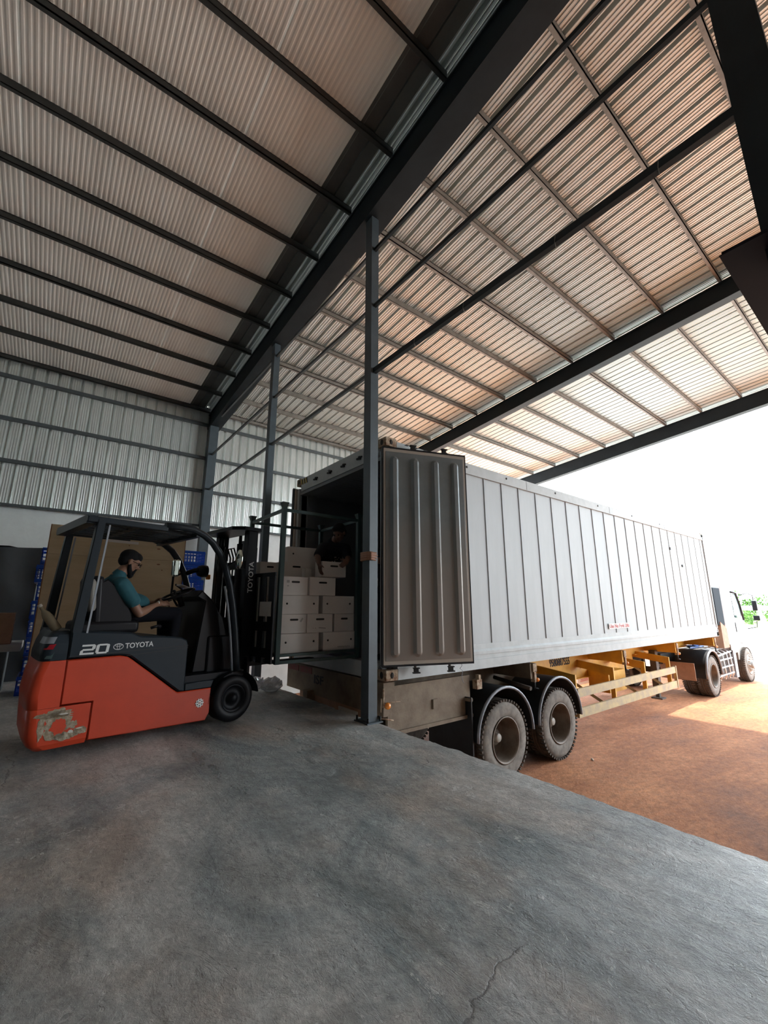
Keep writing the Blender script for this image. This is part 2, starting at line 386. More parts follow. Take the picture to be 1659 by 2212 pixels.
for z, h in ((4.33, .07), (5.2, .07), (6.1, .07), (6.52, .10)):
    MB().bx(-9, 8.9, YB-.15, YB-.072, z-h/2, z+h/2).build('girt', 'girt', wall)

tag(MB().bx(-9.2, -9, -9.2, YB+.2, ZG-.05, 8.4).build('wall_left', 'innerwall'), 'plain masonry side wall of the store behind the forklift', 'wall', kind='structure')
tag(MB().bx(-9.2, 2.86, -9.2, -9, ZG-.05, 8.4).build('wall_front', 'innerwall'), 'plain masonry wall closing the store', 'wall', kind='structure')
tag(MB().bx(2.87, 14.7, -9.2, -9, ZG-.05, 8.4).build('wall_light_block', 'darkliner'), 'unseen wall added at the canopy end to block light', 'wall', kind='structure')  # out of view, added to cut light coming in past the canopy end
# ================================================================== 3. roof: sloping sheets, purlins
A0, SL = 7.39, .0875
def rz(y, d=0): return A0+d-SL*y
PY = [10.85-.945*k for k in range(22)]      # purlin rows
Y1r, Y0r = 11.15, -9.0
ceil = empty('ceiling', (0, 0, 0), label='corrugated roof underside above the dock and the yard', cat='ceiling', kind='structure')
# cream liner sheets (inner side), fine ribs
cp = []
nfin = 19; fp = 1.06/nfin
for q in range(nfin): cp += [(q*fp, 0), (q*fp+fp*.30, .0045), (q*fp+fp*.62, .0045), (q*fp+fp*.80, 0)]
cp += [(1.06, 0), (1.062, -.004), (1.09, -.004)]
s = MB(); s.grid(lambda i, j: (cp[i][0], (Y0r, Y1r)[j], rz((Y0r, Y1r)[j], .10)-cp[i][1]), len(cp), 2)
cr0 = s.build('roof_sheet', 'cream', ceil)
for k in range(11):
    (cr0 if k == 0 else inst(cr0, 'roof_sheet', ceil)).location = (2.20-1.06*(k+1)-.0*k, 0, .001*(k % 2))
s = MB(); s.grid(lambda i, j: ([2.19, 2.205, 2.24, 2.255, 2.40, 2.41, 2.555][i], (Y0r, Y1r)[j], rz((Y0r, Y1r)[j], .12)-[0, .02, .02, 0, 0, .02, .02][i]), 7, 2)
s.build('dark_liner_strip', 'darkliner', ceil)
# silver ribbed sheets from x=2.5 outwards
prof4 = rib_profile(4, h=.075, crest=.048, base=.056, minor=.0055)
s = MB(); s.grid(lambda i, j: (prof4[i][0], (Y0r, Y1r)[j], rz((Y0r, Y1r)[j], .105)+prof4[i][1]*1.25), len(prof4), 2)
cs0 = s.build('roof_sheet', 'canopy', ceil)
x = 2.52; k = 0
while x < 14.6:
    (cs0 if k == 0 else inst(cs0, 'roof_sheet', ceil)).location = (x, 0, -.0015*(k % 2))
    x += 4*PIT; k += 1
XR = x
for i, y in enumerate(PY):
    if y < -8.9: break
    d = Vector((0, 1, -SL)).normalized()
    def cchan(x0, x1, m):
        s = MB(); h = .10; w = .055; t = .012
        z = rz(y)
        s.bx(x0, x1, y-w/2, y-w/2+t, z, z+h); s.bx(x0, x1, y-w/2, y+w/2, z, z+t); s.bx(x0, x1, y-w/2, y+w/2, z+h-t, z+h)
        return s.build('purlin', m, ceil)
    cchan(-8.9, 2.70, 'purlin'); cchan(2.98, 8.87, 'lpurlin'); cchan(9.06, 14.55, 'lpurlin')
# rafters
def rafter(name, x0, x1, dep, label, m='rafter', dz=0):
    s = MB(); ya, yb = -9.0, YB-.05
    t = .03
    def q(za, zb, xa, xb):
        s.prism([(ya, rz(ya, za+dz)), (yb, rz(yb, za+dz)), (yb, rz(yb, zb+dz)), (ya, rz(ya, zb+dz))], xa, xb, 'X')
    q(-t, 0, x0, x1); q(-dep, -dep+t, x0, x1); q(-dep+t, -t, x0+.02, x1-.02)
    o = s.build(name, m); return tag(o, label, 'beam', kind='structure')
rafter('roof_beam', 2.70, 2.98, .42, 'dark steel rafter carried on the row of posts at the dock edge')
rafter('roof_beam', 8.87, 9.06, .36, 'dark steel rafter across the middle of the yard canopy')
rafter('roof_beam', 14.50, 14.70, .42, 'dark blue steel rafter along the outer edge of the yard canopy')
# channel hung beside the first rafter
s = MB(); ya, yb = -3.0, 4.55
s.prism([(ya, rz(ya, -.02)), (yb, rz(yb, -.02)), (yb, rz(yb, -.25)), (ya, rz(ya, -.25))], 3.0, 3.10, 'X')
tag(s.build('gutter_beam', 'rafter'), 'short dark channel bolted along the outer face of the dock rafter', 'beam', kind='structure')
# pale strip added for the bright line of light beside the middle rafter
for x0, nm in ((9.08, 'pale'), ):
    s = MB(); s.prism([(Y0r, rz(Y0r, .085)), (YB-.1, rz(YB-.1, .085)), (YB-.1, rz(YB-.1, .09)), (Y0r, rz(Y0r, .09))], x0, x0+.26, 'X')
    s.build('bright_line_strip', 'cwhite', ceil)

# ================================================================== 4. posts in the open side wall + girts
def post(y, label, w=.14, d=.10, x=2.80, zt=None, m='post'):
    o = empty('steel_column', (x, y, ZS), label=label, cat='post', kind='structure', group='steel posts along the dock edge')
    zt = (rz(y, -.42) if zt is None else zt)-ZS
    s = MB(); s.bx(-d/2, d/2, -w/2, w/2, .012, zt)
    s.box((0, -w/2-.002, zt/2), (d+.012, .006, zt-.02)); s.build('shaft', m, o)
    MB().bx(-d/2-.05, d/2+.05, -w/2-.05, w/2+.05, 0, .012).build('base_plate', m, o)
    for a, b in ((-1, -1), (-1, 1), (1, -1), (1, 1)):
        MB().lathe([(0, .0), (.011, 0), (.011, .045), (.0, .045)], (a*(d/2+.028), b*(w/2+.028), .012), 'Z', 8).build('anchor_bolt', 'darkmetal', o)
    return o
post(3.84, 'near grey steel post standing at the container doorway')
post(6.92, 'grey steel post rising behind the forklift mast and cage')
post(10.75, 'far grey steel post in the corner against the back wall', w=.2, d=.2)
post(.135, 'wide dark steel column at the right edge of the frame', w=.18, d=.26, x=2.80, m='rafter')
op = empty('wall_right', (0, 0, 0), label='open post and girt frame along the dock edge without cladding', cat='frame', kind='structure')
ys = [.22, 3.77, 3.91, 6.85, 6.99, 10.65]
for z in (4.35, 5.27, 6.12):
    for a, b in ((ys[0], ys[1]), (ys[2], ys[3]), (ys[4], ys[5])):
        t = .035 if z > 4.4 or a > 1 else .05
        s = MB(); s.bx(2.80-t/2, 2.80+t/2, a, b, z-t, z+t*.3); s.build('girt', 'rafter' if a < 1 else 'girt', op)
for (y, z) in ((1.35, 4.33), (2.3, 4.33), (.62, 4.33), (3.0, 4.33), (5.0, 4.33)):   # wire ties hanging on the low girt
    s = MB(); s.tube([(2.775, y, z+.03), (2.765, y+.005, z-.03), (2.79, y+.01, z-.065), (2.80, y+.02, z-.02)], .003, 5); s.build('wire_tie', 'lpurlin', op)
# dark box fixed on the near column
o = empty('steel_bracket_box', (2.55, .21, 3.3), label='dark flat steel box fixed to the wide column by the open yard', cat='box')
MB().bx(0, 1.5, -.02, .165, 0, .02).build('casing', 'boxdark', o)
s = MB(); s.bx(-.01, 1.5, -.03, .175, -.006, 0); s.build('bottom_plate', 'boxdark', o)

# ================================================================== 5. container
CX0, CX1, CY0, CY1, CZ0, CZ1 = 3.08, 15.05, 3.90, 6.34, .68, 3.575
ct = empty('shipping_container', (CX0, CY0, CZ0), label='long pale grey refrigerated shipping container on the trailer, rear doors open', cat='container')
OX, OY, OZ = CX0, CY0, CZ0
def cb(*a, **k): # absolute coordinates -> local
    x0, x1, y0, y1, z0, z1 = a; return MB().bx(x0-OX, x1-OX, y0-OY, y1-OY, z0-OZ, z1-OZ, **k)
cb(CX0+.18, CX1, CY0, CY0+.06, 3.40, 3.56).build('top_side_rail', 'crail', ct)
cb(CX0+.18, CX1, CY1-.06, CY1, 3.40, 3.56).build('top_side_rail', 'crail', ct)
for xj in (6.1, 9.1, 12.1): cb(xj, xj+.006, CY0-.002, CY0+.01, 3.41, 3.55).build('rail_joint', 'darkmetal', ct)
for xb in (4.6, 5.55, 7.0, 8.6, 10.2, 11.8): MB().lathe([(0, -.006), (.018, -.006), (.018, 0)], (xb-OX, 0, 3.50-OZ), 'Y', 10).build('rail_hole', 'darkmetal', ct)
s = MB()
lower = [(0, .68), (0, .80), (.012, .803), (.012, .86), (0, .863), (0, .90), (.02, .93), (.022, 1.0), (.1, 1.0), (.1, .68)]
s.prism([(y, z-OZ) for y, z in lower], .18, CX1-OX, 'X'); s.build('bottom_side_rail', 'crail', ct)
s = MB(); s.prism([(2.44-y, z-OZ) for y, z in lower], .18, CX1-OX, 'X'); s.build('bottom_side_rail', 'crail', ct)
# side panels : pitch .49 with a standing rib at each seam
pn = MB(); pp = [(0, .028), (.018, .028), (.028, .016), (.046, .016), (.052, .028), (.49, .028)]
pn.grid(lambda i, j: (pp[i][0], pp[i][1], (1.0-OZ, 3.40-OZ)[j]), len(pp), 2)
pn0 = pn.build('side_panel', 'cwhite', ct)
seams = [3.52, 4.01, 4.52, 5.0, 5.43, 5.88, 6.37, 6.86, 7.36]+[7.36+.4945*k for k in range(1, 16)]
for k in range(len(seams)):
    w = (seams[k+1] if k+1 < len(seams) else CX1)-seams[k]
    o = pn0 if k == 0 else inst(pn0, 'side_panel', ct)
    o.location = (seams[k]-OX-.03, 0, 0); o.scale = (w/.49, 1, 1)
cb(CX0+.1, seams[0], CY0+.028, CY0+.04, 1.0, 3.4).build('side_panel', 'cwhite', ct)
cb(CX0+.1, CX1-.06, CY1-.05, CY1-.02, 1.0, 3.4).build('far_side_wall', 'cwhite', ct)
cb(CX0+.03, CX1, CY0+.03, CY1-.03, 3.53, 3.55).build('roof_panel', 'crail', ct)
cb(CX1-.06, CX1, CY0, CY1, .7, 3.56).build('front_wall', 'crail', ct)
# interior lining
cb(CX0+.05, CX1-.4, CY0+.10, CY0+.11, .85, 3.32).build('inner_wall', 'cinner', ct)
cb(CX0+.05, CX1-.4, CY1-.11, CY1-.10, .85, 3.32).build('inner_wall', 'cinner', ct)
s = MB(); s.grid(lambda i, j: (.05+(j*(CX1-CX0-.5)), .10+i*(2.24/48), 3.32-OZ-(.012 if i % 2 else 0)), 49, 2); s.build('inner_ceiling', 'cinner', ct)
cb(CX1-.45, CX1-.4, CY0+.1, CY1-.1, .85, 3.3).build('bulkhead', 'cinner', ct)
s = MB()
for i in range(34): s.bx(.02, CX1-CX0-.5, .12+i*.066, .12+i*.066+.035, .13, .17)
s.bx(.02, CX1-CX0-.5, .1, 2.34, .10, .13)
tag(s.build('floor_ribs', 'cinner', ct), kind='stuff')
cb(5.6, 5.9, CY1-.113, CY1-.109, 2.85, 3.0).build('notice_plate', 'sticker', ct)
# rear frame
cb(CX0, CX0+.14, CY0, CY0+.11, .85, 3.42).build('door_post', 'crail', ct)
cb(CX0, CX0+.14, CY1-.11, CY1, .85, 3.42).build('door_post', 'crail', ct)
cb(CX0+.14, CX0+.3, CY1-.16, CY1-.06, .85, 3.42).build('door_post_lip', 'cinner', ct)
s = cb(CX0, CX0+.12, CY0+.17, CY1-.17, 3.36, 3.575); s.build('door_header', 'crail', ct)
cb(CX0+.02, CX0+.2, CY0+.1, CY1-.1, 3.31, 3.36).build('header_lip', 'cinner', ct)
cb(CX0, CX0+.16, CY0+.17, CY1-.17, .68, .86).build('door_sill', 'crail', ct)
for yy in (.55, .95, 1.33, 1.75): # cam keepers on header
    s = MB(); s.box((-.015, yy+.0, 3.455-OZ), (.03, .03, .045)); s.box((-.02, yy+.025, 3.45-OZ), (.025, .07, .02)); s.box((-.02, yy-.025, 3.46-OZ), (.02, .06, .015)); s.build('cam_keeper', 'darkmetal', ct)
for side in (0, 1):
    for q in range(3):
        y = (.22+q*.075) if side == 0 else (2.22-q*.075)
        s = MB(); s.prism([(y-.02, 3.47-OZ), (y+.01, 3.47-OZ), (y+.035, 3.56-OZ), (y+.005, 3.56-OZ)], -.003, 0.0, 'X'); s.build('hazard_stripe', 'letterblack', ct)
        s = MB(); s.prism([(y+.013, 3.47-OZ), (y+.035, 3.47-OZ), (y+.060, 3.56-OZ), (y+.038, 3.56-OZ)], -.003, 0.0, 'X'); s.build('hazard_stripe', 'hazardy', ct)
for q in range(3): # hazard marks on the top rail side near the corner
    x = .3+q*.16
    s = MB(); s.prism([(x, 3.54-OZ), (x+.06, 3.54-OZ), (x+.10, 3.56-OZ), (x+.04, 3.56-OZ)], -.004, 0, 'Y'); s.build('hazard_stripe', 'letterblack', ct)
# corner castings
def casting(x, y, z, fx):
    s = MB(); cx = .089
    s.box((0, 0, 0), (.178, .162, .118), None, .008)
    o = s.build('corner_casting', 'rust', ct); o.location = (x-OX, y-OY, z-OZ)
    h = MB(); h.tube([(-.0895*fx, 0, 0), (-.0885*fx, 0, 0)], .03, 14); hh = h.build('casting_hole', 'hole', o); hh.scale = (1, 1, 1.3)
    sy = -1 if y < 5 else 1
    h = MB(); h.lathe([(0, .0822*sy), (.026, .0822*sy), (.026, .080*sy)], (0, 0, 0), 'Y', 14); hh = h.build('casting_hole', 'hole', o); hh.scale = (1, 1, 1.3)
for x, fx in ((CX0+.089, 1), (CX1-.089, -1)):
    for y in (CY0+.081, CY1-.081):
        casting(x, y, CZ0+.059, fx); casting(x, y, 3.535, fx)
# doors
def door(parent, name, hx, hy, ang, flip):
    d = empty(name, (hx-OX, hy-OY, .85-OZ), ang); d.parent = parent
    Wd, Hd, T = 1.12, 2.58, .075
    sg = 1 if not flip else -1
    s = MB(); s.bx(0, Wd, 0, sg*T, 0, Hd, bev=.008); s.build('door_body', 'gasket', d)
    # inner lining face with four vertical pressed ribs, on y = 0 side
    xs = []; 
    s = MB(); s.bx(.03, Wd-.03, -.006*sg, 0.0, .05, Hd-.05, bev=.003)
    s.build('lining', 'cdoor', d)
    for k in range(4):
        xc = .14+k*.275
        prof = [(-.036, 0), (-.022, -.022), (.020, -.022), (.036, 0)]
        r = MB()
        z0, z1 = .14, Hd-.16
        ring = []
        n = 10
        def outline(rad, zz0, zz1):
            pts = []
            for i in range(n+1):
                a = math.pi+math.pi*i/n; pts.append((rad*math.cos(a), zz0+rad*math.sin(a)))
            for i in range(n+1):
                a = math.pi*i/n; pts.append((rad*math.cos(a), zz1+rad*math.sin(a)))
            return pts
        o1 = outline(.056, z0, z1); o2 = outline(.024, z0, z1)
        V1 = [r.bm.verts.new((xc+p[0], -.005*sg, p[1])) for p in o1]; V2 = [r.bm.verts.new((xc+p[0], -.036*sg, p[1])) for p in o2]
        m_ = len(V1)
        for i in range(m_): r._f((V1[i], V1[(i+1) % m_], V2[(i+1) % m_], V2[i]), False)
        r._f(V2)
        bmesh.ops.recalc_face_normals(r.bm, faces=r.bm.faces[:])
        r.build('lining_rib', 'cdoor', d)
    s = MB()
    for z in (0, Hd): s.bx(-.012, Wd+.012, -.0*sg, sg*.03, z-.012, z+.012)
    s.bx(Wd, Wd+.012, 0, sg*.05, 0, Hd); s.bx(-.014, 0, -.004*sg, sg*.05, 0, Hd)
    s.build('door_gasket', 'blackplastic', d)
    for k, xx in enumerate((.42, .86)):
        s = MB(); s.tube([(xx, sg*(T+.03), -.06), (xx, sg*(T+.03), Hd+.07)], .017, 8); s.build('locking_bar', 'lpurlin', d)
        for z in (-.07, Hd+.06):
            s = MB(); s.box((xx, sg*(T+.0), z), (.045, .05, .05)); s.box((xx, sg*(T-.01), z+(-.025 if z < 0 else .025)), (.085, .04, .014)); s.box((xx, sg*(T-.01), z+(.025 if z < 0 else -.025)), (.075, .04, .012)); s.build('lock_cam', 'darkmetal', d)
    return d
door(ct, 'door', 3.03, 3.885, R(-20.5), False)
door(ct, 'door', 3.03, CY1+.02, R(8), True)
for z in (1.15, 1.75, 2.4, 3.1):
    for y in (CY0-.005, CY1+.005):
        MB().bx(-.045, .05, y-OY-.012, y-OY+.012, z-OZ, z-OZ+.16).build('door_hinge', 'crail', ct)
s = MB(); s.tube([(3.98-OX, -.30, .17), (3.99-OX, -.31, .13), (3.96-OX, -.30, .10), (4.01-OX, -.30, .07), (3.99-OX, -.30, .02), (4.0-OX, -.30, -.04), (4.02-OX, -.30, -.07)], .0035, 5)
s.build('loose_wire', 'greyedge', ct)
# marking
o = cb(8.52, 9.42, CY0+.008, CY0+.010, 1.075, 1.175).build('warning_label', 'sticker', ct)
text_part('warning_text', 'Use No Fork Lifts', .10, 'letterred', o, (8.97-OX, .006, 1.122-OZ), (R(90), 0, 0), width=.84)
for x, z in ((12.3, 2.9), (13.0, 2.5)): cb(x, x+.06, CY0+.005, CY0+.02, z, z+.07).build('rivet_plate', 'darkmetal', ct)

# ================================================================== 6. wheels
def make_wheel(name, R_=.51, w=.28, front=False, lugs=True):
    o = empty(name)
    s = MB(); a = w/2
    s.lathe([(.29, -a+.02), (.31, -a+.004), (.36, -a), (.43, -a+.002), (.475, -a+.018), (R_-.018, -a+.045), (R_-.012, a-.045), (.475, a-.018), (.42, a), (.31, a-.005), (.28, a-.02)], (0, 0, 0), 'Y', 40)
    s.build('tyre', 'tyre', o)
    s = MB(); n = 52
    for k in range(n):
        for sgn in (-1, 1):
            t = 2*math.pi*(k+(.5 if sgn > 0 else 0))/n; rot = Matrix.Rotation(-t, 3, 'Y')
            s.box(rot @ Vector((R_-.012, sgn*(a-.045), 0)), (.028, .082, .032), rot)
    for yy in (-.045, 0, .045): s.lathe([(R_-.014, yy-.017), (R_, yy-.015), (R_, yy+.015), (R_-.014, yy+.017)], (0, 0, 0), 'Y', 40)
    tag(s.build('tread', 'tread', o), kind='stuff')
    s = MB()
    if not front:
        s.lathe([(.292, -a+.012), (.296, -a-.004), (.282, -a-.006), (.268, -a+.02), (.262, -a+.10), (.245, -a+.125), (.24, a-.05), (.215, a-.03), (.10, a-.03), (.10, a-.10), (.0, a-.10)], (0, 0, 0), 'Y', 36)
        s.build('rim', 'rim', o)
        s = MB(); s.lathe([(.0, -.02), (.052, -.02), (.056, -.012), (.056, .06)], (0, 0, 0), 'Y', 18); s.build('hub_cap', 'hub', o)
        for k in range(8):
            t = math.pi*2*k/8; MB().lathe([(0, a-.055), (.013, a-.055), (.013, a-.03)], (.15*math.cos(t), 0, .15*math.sin(t)), 'Y', 8).build('wheel_nut', 'darkmetal', o)
    else:
        s.lathe([(.295, -a+.012), (.297, -a-.004), (.27, -a-.004), (.25, -a+.03), (.235, -a+.01), (.12, -a-.02), (.11, -a-.09), (.0, -a-.09)], (0, 0, 0), 'Y', 36)
        s.build('rim', 'lpurlin', o)
        for k in range(10):
            t = math.pi*2*k/10; MB().lathe([(0, -a-.05), (.018, -a-.05), (.022, -a-.0)], (.17*math.cos(t), 0, .17*math.sin(t)), 'Y', 8).build('wheel_nut', 'hub', o)
    return o
def reparent_wheel(w, parent, loc, rz_=0):
    w.parent = parent; w.location = loc; w.rotation_euler = (0, 0, rz_); return w
# wheels are parts: thing > wheel > tyre / rim / hub

# ================================================================== 7. trailer
tr = empty('semi_trailer', (3.1, 3.9, ZG), label='yellow skeletal semi-trailer with twin rear axles carrying the container', cat='trailer')
def tb(x0, x1, y0, y1, z0, z1, bev=0): return MB().bx(x0-3.1, x1-3.1, y0-3.9, y1-3.9, z0-ZG, z1-ZG, bev)
def TL(p): return (p[0]-3.1, p[1]-3.9, p[2]-ZG)
for yc in (4.68, 5.56):
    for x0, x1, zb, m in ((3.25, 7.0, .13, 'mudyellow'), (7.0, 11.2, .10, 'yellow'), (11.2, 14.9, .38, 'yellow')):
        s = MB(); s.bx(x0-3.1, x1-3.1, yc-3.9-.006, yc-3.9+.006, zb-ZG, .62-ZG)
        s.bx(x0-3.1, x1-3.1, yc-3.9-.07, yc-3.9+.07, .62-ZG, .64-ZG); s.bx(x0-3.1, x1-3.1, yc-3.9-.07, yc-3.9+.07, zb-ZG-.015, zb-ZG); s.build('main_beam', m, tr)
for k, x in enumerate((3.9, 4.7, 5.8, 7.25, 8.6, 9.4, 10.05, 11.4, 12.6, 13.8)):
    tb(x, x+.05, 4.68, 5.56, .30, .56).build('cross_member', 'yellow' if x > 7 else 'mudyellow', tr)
# rear bolster, bumper
o = tb(3.10, 3.26, 3.97, 6.40, .30, .655).build('rear_bolster', 'mudyellow', tr)
for q in range(2): tb(3.094, 3.10, 5.62+q*.40, 5.98+q*.40, .56, .645).build('reflector_strip', 'redtape', tr)
text_part('bolster_marking', 'ISF', .16, 'letterblack', tr, TL((3.093, 5.42, .50)), (R(90), 0, R(-90)), width=.26)
tb(3.12, 3.2, 4.3, 6.0, -.05, .30).build('rear_panel', 'brown', tr)
tb(3.0, 3.14, 5.55, 5.68, .02, .36).build('bumper_bracket', 'mudyellow', tr)
s = MB(); s.prism([(4.35, .30), (4.75, .30), (4.70, .06), (4.58, 0), (4.35, .12)], 3.0, 3.02, 'X')
o = s.build('hanging_plate', 'hub', tr); o.location = TL((0, 0, 0))
# bolsters mid + front
for x in (5.95, 9.08, 11.90, 14.75):
    tb(x, x+.14, 3.98, 6.38, .42, .64).build('bolster', 'yellow' if x > 8 else 'mudyellow', tr)
def twistlock(x, y):
    o = empty('twist_lock', TL((x, y, .42))); o.parent = tr
    s = MB(); s.box((0, 0, .16), (.09, .09, .12)); s.box((0, -.01, .03), (.05, .07, .16)); s.build('lock_body', 'rust', o)
    s = MB(); s.tube([(0, -.02, -.02), (0, -.02, -.16)], .016, 8); s.tube([(-.03, -.03, -.13), (.05, -.05, -.15)], .010, 6); s.build('lock_handle', 'darkmetal', o)
    s = MB(); s.lathe([(0, -.02), (.022, -.015), (.03, 0), (.03, .02)], (.05, -.05, -.02), 'Y', 14); s.build('marker_lamp', 'orange', o)
for x in (6.04, 9.17, 11.98, 14.85): twistlock(x, 4.0)
# rear near corner details
s = MB(); s.tube([(0, 0, .10), (0, 0, -.10)], .012, 8); s.tube([(.0, -.0, -.05), (.22, -.03, -.055)], .004, 6); s.tube([(-.04, 0, -.2), (.12, -.03, -.24)], .008, 6); s.tube([(-.03, 0, .0), (-.035, .0, -.14)], .006, 6)
o = s.build('rear_hanger', 'rust', tr); o.location = TL((3.09, 3.96, .50))
s = MB(); s.lathe([(0, -.03), (.02, -.028), (.034, -.012), (.036, .01), (.0, .012)], (0, 0, 0), 'Y', 16); o = s.build('marker_lamp', 'orange', tr); o.location = TL((3.13, 3.93, .42))
tb(3.2, 4.6, 4.02, 4.06, .12, .60).build('side_tool_panel', 'mudyellow', tr)
tb(3.2, 4.62, 3.99, 4.64, .08, .12).build('tool_panel_ledge', 'mudyellow', tr)
tb(3.9, 3.98, 4.0, 4.03, .27, .38).build('panel_latch', 'mudyellow', tr)
s = tb(4.66, 4.76, 3.94, 4.02, .42, .54); s.bx(4.69-3.1, 4.73-3.1, .03, .09, .54-ZG, .60-ZG); s.build('lamp_bracket', 'rust', tr)
# fenders over the twin axle
WX = (5.15, 6.52)
for fx in WX:
    for yy0, yy1 in ((3.87, 4.50), (5.75, 6.36)):
        f = empty('fender', TL((fx, yy0, -.20))); f.parent = tr; dy = yy1-yy0
        n = 20; s = MB(); a0, a1 = R(-2), R(180)
        s.grid(lambda i, j: ((.61)*math.cos(a0+(a1-a0)*i/n), (0, dy)[j], .61*math.sin(a0+(a1-a0)*i/n)), n+1, 2, True)
        s.grid(lambda i, j: ((.585)*math.cos(a0+(a1-a0)*i/n), (0, dy)[j], .585*math.sin(a0+(a1-a0)*i/n)), n+1, 2, True)
        s.build('fender_shell', 'blackplastic', f)
        s = MB(); s.tube([(.605*math.cos(a0+(a1-a0)*i/n), -.004, .605*math.sin(a0+(a1-a0)*i/n)) for i in range(n+1)], .02, 8); s.build('fender_edge', 'greyedge', f)
tb(4.50, 4.52, 3.92, 4.72, -.42, .34).build('mud_flap', 'blackplastic', tr)
s = MB(); s.tube([TL((4.52, 4.6, .28)), TL((4.52, 3.93, .31))], .03, 10); s.build('fender_bracket', 'mudyellow', tr)
s = MB(); s.tube([TL((5.86, 4.6, .38)), TL((5.86, 3.93, .30))], .03, 10); s.build('fender_bracket', 'axle', tr)
w0 = make_wheel('wheel'); first = True
for fx in WX:
    s = MB(); s.tube([TL((fx, 4.2, -.27)), TL((fx, 6.1, -.27))], .07, 14); s.bx(fx-3.1-.06, fx-3.1+.06, .75, .9, -.2-ZG, .15-ZG); s.bx(fx-3.1-.06, fx-3.1+.06, 1.6, 1.75, -.2-ZG, .15-ZG); s.build('axle', 'axle', tr)
    for y, fl in ((4.03, 0), (4.36, 1), (5.92, 0), (6.24, 1)):
        w = w0 if first else copy_tree(w0); first = False
        reparent_wheel(w, tr, TL((fx, y, -.27)), math.pi if fl else 0)
for yq in (.74, 1.62): MB().bx(4.6-3.1, 7.2-3.1, yq, yq+.08, -.12-ZG, -.04-ZG).build('leaf_spring', 'axle', tr)
# side guard
for y, nm in ((3.95, 0), (6.33, 1)):
    tb(7.2, 11.6, y-.02, y+.02, .01, .145).build('guard_rail', 'guard', tr)
    tb(7.18, 11.62, y-.02, y+.02, -.305, -.16).build('guard_rail', 'guard', tr)
    sg = 1 if nm == 0 else -1
    for x in (7.22, 8.62, 10.03, 11.38):
        s = MB(); s.prism([(y+.02*sg, .36), (y+.02*sg, -.30), (y+.10*sg, -.30), (y+.10*sg, .22), (4.68 if nm == 0 else 5.56, .30), (4.68 if nm == 0 else 5.56, .44)], x, x+.035, 'X'); o = s.build('guard_arm', 'yellow', tr); o.location = TL((0, 0, 0))
    tb(11.58, 11.62, y-.03, y+.03, -.31, .16).build('guard_end', 'guard', tr)
    for x in (7.75, 9.2, 10.55):
        s = MB(); s.bar(TL((x, 4.6 if nm == 0 else 5.6, .3)), TL((x+.45, y+.04*sg, -.22)), .02, .05); s.build('guard_brace', 'guard', tr)
text_part('chassis_number', '9580887555', .19, 'letterblack', tr, TL((7.98, 4.668, .44)), (R(90), 0, 0), width=.72)
# spare box, landing legs
tb(9.0, 9.75, 4.25, 4.66, -.18, .22).build('tool_box', 'yellow', tr)
for y in (4.45, 5.8):
    s = MB(); s.bx(11.75-3.1, 11.9-3.1, y-3.9-.07, y-3.9+.07, -.45-ZG, .45-ZG); s.bx(11.78-3.1, 11.87-3.1, y-3.9-.04, y-3.9+.04, -.62-ZG, -.45-ZG); s.bx(11.7-3.1, 11.95-3.1, y-3.9-.12, y-3.9+.12, -.65-ZG, -.62-ZG); s.build('landing_leg', 'axle', tr)
for x0, x1, z0, z1 in ((7.3, 8.5, .20, .32), (8.7, 9.9, .2, .32)):
    s = MB(); s.bar(TL((x0, 4.70, z1)), TL((x1, 5.5, z1)), .08, .12); s.build('diagonal_brace', 'yellow', tr)

# ================================================================== 8. tractor unit
tk = empty('truck_tractor', (16.0, 3.9, ZG), label='white lorry tractor unit coupled at the far end of the container', cat='truck')
def kl(p): return (p[0]-16.0, p[1]-3.9, p[2]-ZG)
def kb(x0, x1, y0, y1, z0, z1, bev=0): return MB().bx(x0-16, x1-16, y0-3.9, y1-3.9, z0-ZG, z1-ZG, bev)
s = MB()
prof = [(16.35, .32), (16.35, 2.15), (16.5, 2.25), (17.75, 2.2), (18.1, 1.75), (18.45, 1.15), (18.52, .55), (18.5, .0), (18.15, .0), (18.05, .22), (17.7, .36), (17.25, .32), (17.0, .12), (16.9, .10), (16.35, .10)]
s.prism([(p[0]-16, p[1]-ZG) for p in prof], .12, 2.42, 'Y', bev=.03); s.build('cab_shell', 'truckwhite', tk)
s = MB(); s.prism([(p[0]-16, p[1]-ZG) for p in ((17.35, 1.15), (17.35, 1.9), (17.8, 1.9), (18.05, 1.6), (18.15, 1.2), (17.9, 1.1))], .108, .13, 'Y'); s.build('side_window', 'glassdark', tk)
s = MB(); s.tube([kl((17.32, 4.0, 1.95)), kl((17.85, 4.0, 1.93)), kl((18.12, 4.0, 1.55)), kl((18.3, 4.0, 1.05))], .03, 6); s.build('window_frame', 'blackplastic', tk)
kb(17.3, 17.34, 4.0, 4.02, .7, 1.0).build('door_handle', 'blackplastic', tk)
s = MB(); s.prism([(p[0]-16, p[1]-ZG) for p in ((18.12, 1.7), (18.46, 1.15), (18.5, 1.15), (18.16, 1.72))], .2, 2.3, 'Y'); s.build('windscreen', 'glassdark', tk)
